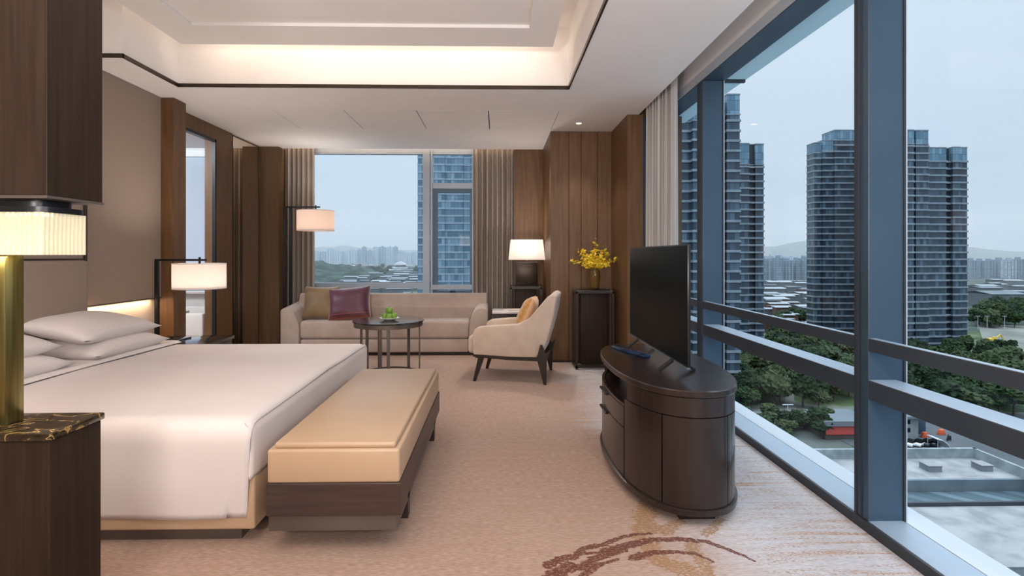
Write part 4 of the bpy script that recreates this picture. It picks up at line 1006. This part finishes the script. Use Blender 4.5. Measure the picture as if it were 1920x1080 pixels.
scatter(1850, 1925, 588, 618, 26, 1.2, 1.7, 'distant dark tree beyond the bare yard', 'trees beyond the yard')
scatter(1460, 1600, 600, 650, 22, .9, 1.3, 'tree between the brick houses behind the park', 'trees among the brick houses')
scatter(670, 800, 506, 522, 34, 1.6, 2.4, 'distant tree between white roofs beyond the far window', 'trees among the white roofs', ((730, 775, 490, 525),))

scatter(1785, 1930, 738, 788, 16, .8, 1.2, 'leafy tree in the grove at the foot of the broad tower', 'trees below the broad tower')

# low sheds and houses
RW = gmat('white_sheet_roof', [(196, 206, 214), (220, 228, 234)], .05); RG = gmat('grey_sheet_roof', [(138, 150, 160), (160, 172, 180)], .05)
RR = gmat('red_brown_walls', [(132, 98, 92), (150, 116, 106)], .1); WG = gmat('grey_plaster', [(118, 130, 138), (142, 152, 160)], .08); RP = gmat('pink_red_walls', [(170, 112, 112), (186, 128, 124)], .1)
def shed(x, y, a, b, h, roof, wall, label, group, name='shed'):
    mb = MB().box(-a/2, a/2, -b/2, b/2, 0, h)
    e = thing(name, label, 'building', (x, y, G), R.uniform(-.2, .2), group)
    mb.build('wall', wall, e, smooth=0)
    MB().prism([(-b/2-.6, h), (0, h+b*.07), (b/2+.6, h), (b/2+.6, h+.4), (0, h+b*.07+.4), (-b/2-.6, h+.4)], -a/2-.6, a/2+.6, 'yz').build('roof', roof, e, smooth=0)
def sheds(u0, u1, v0, v1, n, wpx, label, group, red=.0):
    for i in range(n):
        v = v0+(v1-v0)*(i+.5)/n; u = R.uniform(u0, u1); D = -G*F/(v-478); a = R.uniform(*wpx)*D/F; b = a*R.uniform(.4, .8); rd = R.random() < red
        shed(px(u, D), D, a, b, R.uniform(6, 11), RW if R.random() < .68 else RG, (RR if rd else WG), ('red brown walled '+label) if rd else label, ('red '+group) if rd else group)
sheds(650, 785, 497, 550, 64, (12, 34), 'low shed with a pale sheet roof beyond the far window', 'low sheds beyond the far window')
sheds(1440, 1540, 536, 596, 34, (18, 46), 'low white roofed shed between the two dark towers', 'low sheds between the towers', .12)
sheds(1440, 1540, 596, 640, 12, (14, 30), 'house behind the park', 'houses behind the park', .7)
sheds(1852, 1960, 532, 570, 10, (20, 50), 'pale roofed hall right of the broad tower', 'halls right of the broad tower')
D = -G*F/(536-478); shed(px(727, D), D, 26*D/F, 14, 7, RW, RP, 'pink red walled building beyond the far window', None, 'house')
D = -G*F/(560-478); shed(px(765, D), D, 12*D/F, 12, 7, RG, RP, 'small red house low behind the guard rail of the far window', None, 'house')
D = -G*F/(551-478); shed(px(750, D), D, 44*D/F, 26, 8, RW, WG, 'wide white roofed hall just above the sofa back', None, 'hall')
D = -G*F/(551-478); shed(px(700, D), D, 30*D/F, 22, 8, RW, WG, 'white roofed hall behind the plum cushion', None, 'hall')
D = -G*F/(572-478); shed(px(1880, D), D, 66*D/F, 30, 11, RG, WG, 'grey roofed hall right of the broad tower', None, 'hall')
dm = thing('domed_hall', 'hall with a shallow white dome beyond the far window', 'building', (px(752, 1500), 1500, G))
MB().cyl((0, 0, 0), (0, 0, 17), 15, n=32).build('wall', WG, dm); MB().lathe([(19, 17), (15, 21), (9, 25), (.001, 27)], n=32, close=False).build('roof', RW, dm, smooth=180)
# pale apartment blocks, distance haze partly put into their bluish colours
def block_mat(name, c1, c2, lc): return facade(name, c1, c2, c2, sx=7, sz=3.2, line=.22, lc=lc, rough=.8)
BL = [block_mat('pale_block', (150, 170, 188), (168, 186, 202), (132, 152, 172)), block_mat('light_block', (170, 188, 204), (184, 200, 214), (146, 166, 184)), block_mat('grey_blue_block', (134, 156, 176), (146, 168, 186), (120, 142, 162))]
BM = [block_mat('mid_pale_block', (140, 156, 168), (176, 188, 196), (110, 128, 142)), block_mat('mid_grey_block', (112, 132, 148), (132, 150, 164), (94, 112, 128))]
def block(u0, u1, vt, D, mat, label, group, dep=18):
    x0, x1 = px(u0, D), px(u1, D); h = zz(vt, D)-G; w_ = x1-x0
    e = thing('apartment_block', label, 'building', ((x0+x1)/2, D+dep/2, G), 0, group)
    n = 3; mb = MB()
    for i in range(n): mb.box(-w_/2+i*w_/n, -w_/2+(i+.78)*w_/n, -dep/2, dep/2, 0, h); mb.box(-w_/2+(i+.7)*w_/n, -w_/2+(i+1)*w_/n, -dep/2+3, dep/2, 0, h-2)
    mb.build('wall', mat, e, smooth=0); MB().box(-w_*.12, w_*.18, -4, 4, h, h+4).build('roof_house', mat, e, smooth=0)
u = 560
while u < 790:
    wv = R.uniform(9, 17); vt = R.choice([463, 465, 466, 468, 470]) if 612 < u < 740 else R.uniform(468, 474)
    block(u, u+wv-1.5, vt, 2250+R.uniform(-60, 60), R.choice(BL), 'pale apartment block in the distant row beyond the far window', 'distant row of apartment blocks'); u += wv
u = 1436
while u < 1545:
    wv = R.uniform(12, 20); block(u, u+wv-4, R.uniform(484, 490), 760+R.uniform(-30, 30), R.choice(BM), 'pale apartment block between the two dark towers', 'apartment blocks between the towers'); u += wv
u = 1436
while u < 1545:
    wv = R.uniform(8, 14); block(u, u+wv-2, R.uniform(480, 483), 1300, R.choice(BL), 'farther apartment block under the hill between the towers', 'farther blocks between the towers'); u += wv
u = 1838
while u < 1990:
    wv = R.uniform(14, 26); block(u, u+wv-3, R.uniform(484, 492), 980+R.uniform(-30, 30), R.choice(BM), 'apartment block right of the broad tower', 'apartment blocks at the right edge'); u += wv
# hills; the two far ones carry distance haze in their colours
def hill(name, label, u0, u1, D, prof, mat, dep):
    x0, x1 = px(u0, D), px(u1, D); mb = MB()
    def fn(a, b):
        x = x0+(x1-x0)*a; f = a*(len(prof)-1); i = min(len(prof)-2, int(f)); s_ = f-i; s_ = s_*s_*(3-2*s_); h = (prof[i]*(1-s_)+prof[i+1]*s_)
        z = (zz(h, D)-G)*math.sin(PI*b)**.8 if 0 < b < 1 else 0
        return (x, D+dep*(b-.5), G+z*(1+.10*noise.noise(Vector((x/dep*5, b*5, 1))))+z*(.22 if dep < 500 else .03)*noise.noise(Vector((x/dep*34, b*34, 1))))
    ob = mb.grid(fn, 160, 24).build(name, mat, smooth=180); return ob
h1 = hill('hill', '', 1380, 2100, 4200, [470, 462, 452, 444, 446, 452, 462, 470, 474, 472, 474], gmat('hazy_blue_hill', [(90, 110, 112), (100, 120, 122)], .004), 900); h1['kind'] = 'structure'
h3 = hill('hill', '', 480, 840, 5200, [470, 466, 464, 462, 464, 468, 470, 472], gmat('pale_far_hill', [(100, 120, 125), (110, 130, 135)], .004), 700); h3['kind'] = 'structure'
h2 = hill('wooded_hill', '', 430, 722, 1050, [480, 482, 485, 489, 495, 503, 516], gmat('wooded_hillside', [(34, 52, 46), (58, 80, 70), (80, 102, 88)], .05, .42, .6), 360); h2['kind'] = 'structure'
# thin haze over the city
hz = MB().box(-4200, 5600, 320, 7000, G-.5, 420).build('haze', None, smooth=0); hz['kind'] = 'stuff'; hz['label'] = 'thin grey blue haze over the distant city'; hz['category'] = 'haze'
m_ = bpy.data.materials.new('haze'); m_.use_nodes = True; t_ = m_.node_tree; t_.nodes.clear()
oo = t_.nodes.new('ShaderNodeOutputMaterial'); vv = t_.nodes.new('ShaderNodeVolumeScatter'); vv.inputs['Density'].default_value = .00024; vv.inputs['Color'].default_value = (.86, .93, 1, 1)
t_.links.new(vv.outputs[0], oo.inputs['Volume']); hz.data.materials.append(m_)
# street furniture and small things
def lamp_post(label, x, y, h, group=None):
    e = thing('street_lamp', label, 'street lamp', (x, y, G), 0, group)
    MB().cyl((0, 0, 0), (0, 0, h), .16, .10, 8).build('pole', M['alu'], e); MB().box(-1.4, 1.4, -.12, .12, h-.1, h+.08).build('lamp_head', M['alu'], e)
D = 134; lamp_post('white street lamp at the edge of the road below the park', px(1483, D), D, 6.5)
for i, u in enumerate((1850, 1868, 1902)): D = -G*F/(616-478); lamp_post('white street lamp beyond the bare yard', px(u, D), D, 8, 'street lamps beyond the yard')
def car(label, x, y, rz, mat, group='cars parked along the wall'):
    e = thing('car', label, 'car', (x, y, G+.12), rz, group)
    MB().prism([(-2.2, .3), (-2.2, .85), (-1.2, .95), (1.5, .95), (2.2, .8), (2.2, .3)], -.88, .88, 'xz', bev=.06).build('body', mat, e)
    MB().prism([(-1.5, .93), (-1.0, 1.42), (.5, 1.42), (1.2, .93)], -.78, .78, 'xz', bev=.04).build('cabin', M['screen'], e)
    for sx in (-1.35, 1.35): MB().cyl((sx, -.9, .32), (sx, .9, .32), .32, n=14).build('wheels', M['plastic'], e)
cw_ = pmat('white_car_paint', srgb(226, 230, 234), None, .2); cd_ = pmat('dark_car_paint', srgb(52, 56, 64), None, .2)
D = 122
for u, mt, lb, rz in ((1703, cw_, 'white parked car cut off by the window frame', .1), (1722, cw_, 'second white parked car from the window frame', .5), (1738, cw_, 'third white parked car, beside the dark cars', .5), (1754, cd_, 'dark parked car beside the white cars', .5), (1768, cd_, 'dark parked car next to the pale awning', .5)):
    car(lb, px(u, D), D, rz, mt)
tn = thing('awning', 'pale curved awning beside the parked cars', 'awning', (px(1774, 119.5), 119.5, G+.12))
MB().prism([(-1.6, 2.9), (-.2, 2.6), (1.0, 1.7), (1.6, .4), (1.5, .4), (.9, 1.55), (-.3, 2.45), (-1.6, 2.75)], -1.6, 1.6, 'xz').build('cover', M['alu'], tn, smooth=0)
MB().cyl((-1.4, -1.4, 0), (-1.4, -1.4, 2.8), .05, n=8).build('post', M['alu'], tn)
MB().cyl((-1.4, 1.4, 0), (-1.4, 1.4, 2.8), .05, n=8).build('post', M['alu'], tn)
for u, v, lb in ((1747, 822, 'orange barrier at the left of the street gate'), (1779, 817, 'orange barrier at the right of the street gate')):
    D = -G*F/(v-478)+2; b_ = MB().prism([(-.9, 0), (-.5, 1.3), (.5, 1.3), (.9, 0)], -.4, .4, 'xz', bev=.05).build('barrier', pmat('orange_plastic', srgb(204, 92, 56), None, .5)); b_.location = (px(u, D), D, G+.12); tag(b_, lb, 'barrier')
gh = thing('gatehouse', 'small white gatehouse with dark windows beside the street', 'building', (px(1702, 128), 129, G+.1))
MB().box(-5, 2.6, -3, 4, 0, 5.4).build('wall', gmat('white_plaster', [(172, 182, 188), (188, 196, 202)], .5), gh, smooth=0); MB().box(-5.6, 5.2, -4, 5, 5.4, 5.9).build('roof', RG, gh, smooth=0)
for z_ in (1.8, 3.8): MB().box(-1.5, .6, -3.05, -2.95, z_, z_+1).build('window', M['screen'], gh, smooth=0)
ct_ = MB().box(-1.6, 1.6, -1.3, 1.3, 0, 4.2, bev=.05).build('container', pmat('dark_blue_metal', srgb(48, 66, 84), srgb(56, 76, 94), .5)); ct_.location = (px(1735, 130), 131, G+.12); tag(ct_, 'dark blue container standing beside the gatehouse', 'container')
sc_ = thing('scooter', 'dark scooter on the street right of the pale awning', 'scooter', (px(1794, 125), 125, G+.12), .4)
for x_ in (-.65, .65): MB().cyl((x_, -.06, .28), (x_, .06, .28), .28, n=16).build('wheel', M['plastic'], sc_)
MB().prism([(-.85, .35), (-.8, .75), (-.1, .72), (0, .35), (.45, .32), (.55, 1.0), (.7, 1.0), (.62, .3), (.3, .22), (-.5, .25)], -.16, .16, 'xz', bev=.03).build('body', M['plastic'], sc_)
pe = MB(); pe.blob((-.30, 0, 1.15), .26, 2, .1, 1, (.8, .9, 1.3)); pe.blob((-.2, 0, 1.62), .13, 2, 0)
for s_ in (-1, 1): pe.cyl((-.25, s_*.22, 1.35), (.45, s_*.25, 1.05), .07, .05, 8); pe.cyl((-.35, s_*.12, .85), (.15, s_*.17, .75), .11, .09, 8); pe.cyl((.15, s_*.17, .75), (.25, s_*.15, .36), .09, .06, 8)
pob = pe.build('person', pmat('dark_clothing', srgb(46, 48, 54), None, .8)); pob.location = sc_.location; pob.rotation_euler = (0, 0, .4); tag(pob, 'person in dark clothes riding the scooter on the street', 'person')
sh = thing('shop_building', 'low white roofed building with a red front at the road below the park', 'building', (px(1592, 126), 129, G+.1))
MB().box(-4.5, 8, -2.5, 6, 0, 3.4).build('wall', gmat('dark_shop_wall', [(96, 90, 88), (120, 110, 106)], .5), sh, smooth=0); MB().box(-5.2, 8, -3.2, 7, 3.4, 4.6).build('roof', RG, sh, smooth=0)
MB().box(-4.4, 8, -2.75, -2.5, 1.2, 3.4).build('front_sign', pmat('red_sign', srgb(178, 70, 62), None, .5), sh, smooth=0)
ex = thing('excavator', 'yellow excavator on the bare yard right of the broad tower', 'excavator', (px(1878, 262), 262, G+.2))
yl = pmat('yellow_machine_paint', srgb(204, 172, 62), None, .5)
MB().box(-2.2, 1.2, -1.4, 1.4, 1.1, 2.6, bev=.1).box(-.2, 1.3, -1.3, 0, 2.6, 3.3).build('body', yl, ex); MB().box(-2, 2, -1.6, -1, 0, 1, bev=.2).build('track', M['plastic'], ex); MB().box(-2, 2, 1, 1.6, 0, 1, bev=.2).build('track', M['plastic'], ex)
MB().bar((1.2, 0, 2), (4.4, 0, 4.4), .5, .5).bar((4.4, 0, 4.4), (6, 0, 1.6), .4, .4).build('arm', yl, ex)
for i, e_ in enumerate(protos):
    if not used[i]: put_tree(px(1580, 160), 160, 1, 'leafy green tree in the park below the glazed wall', 'trees in the park', i)
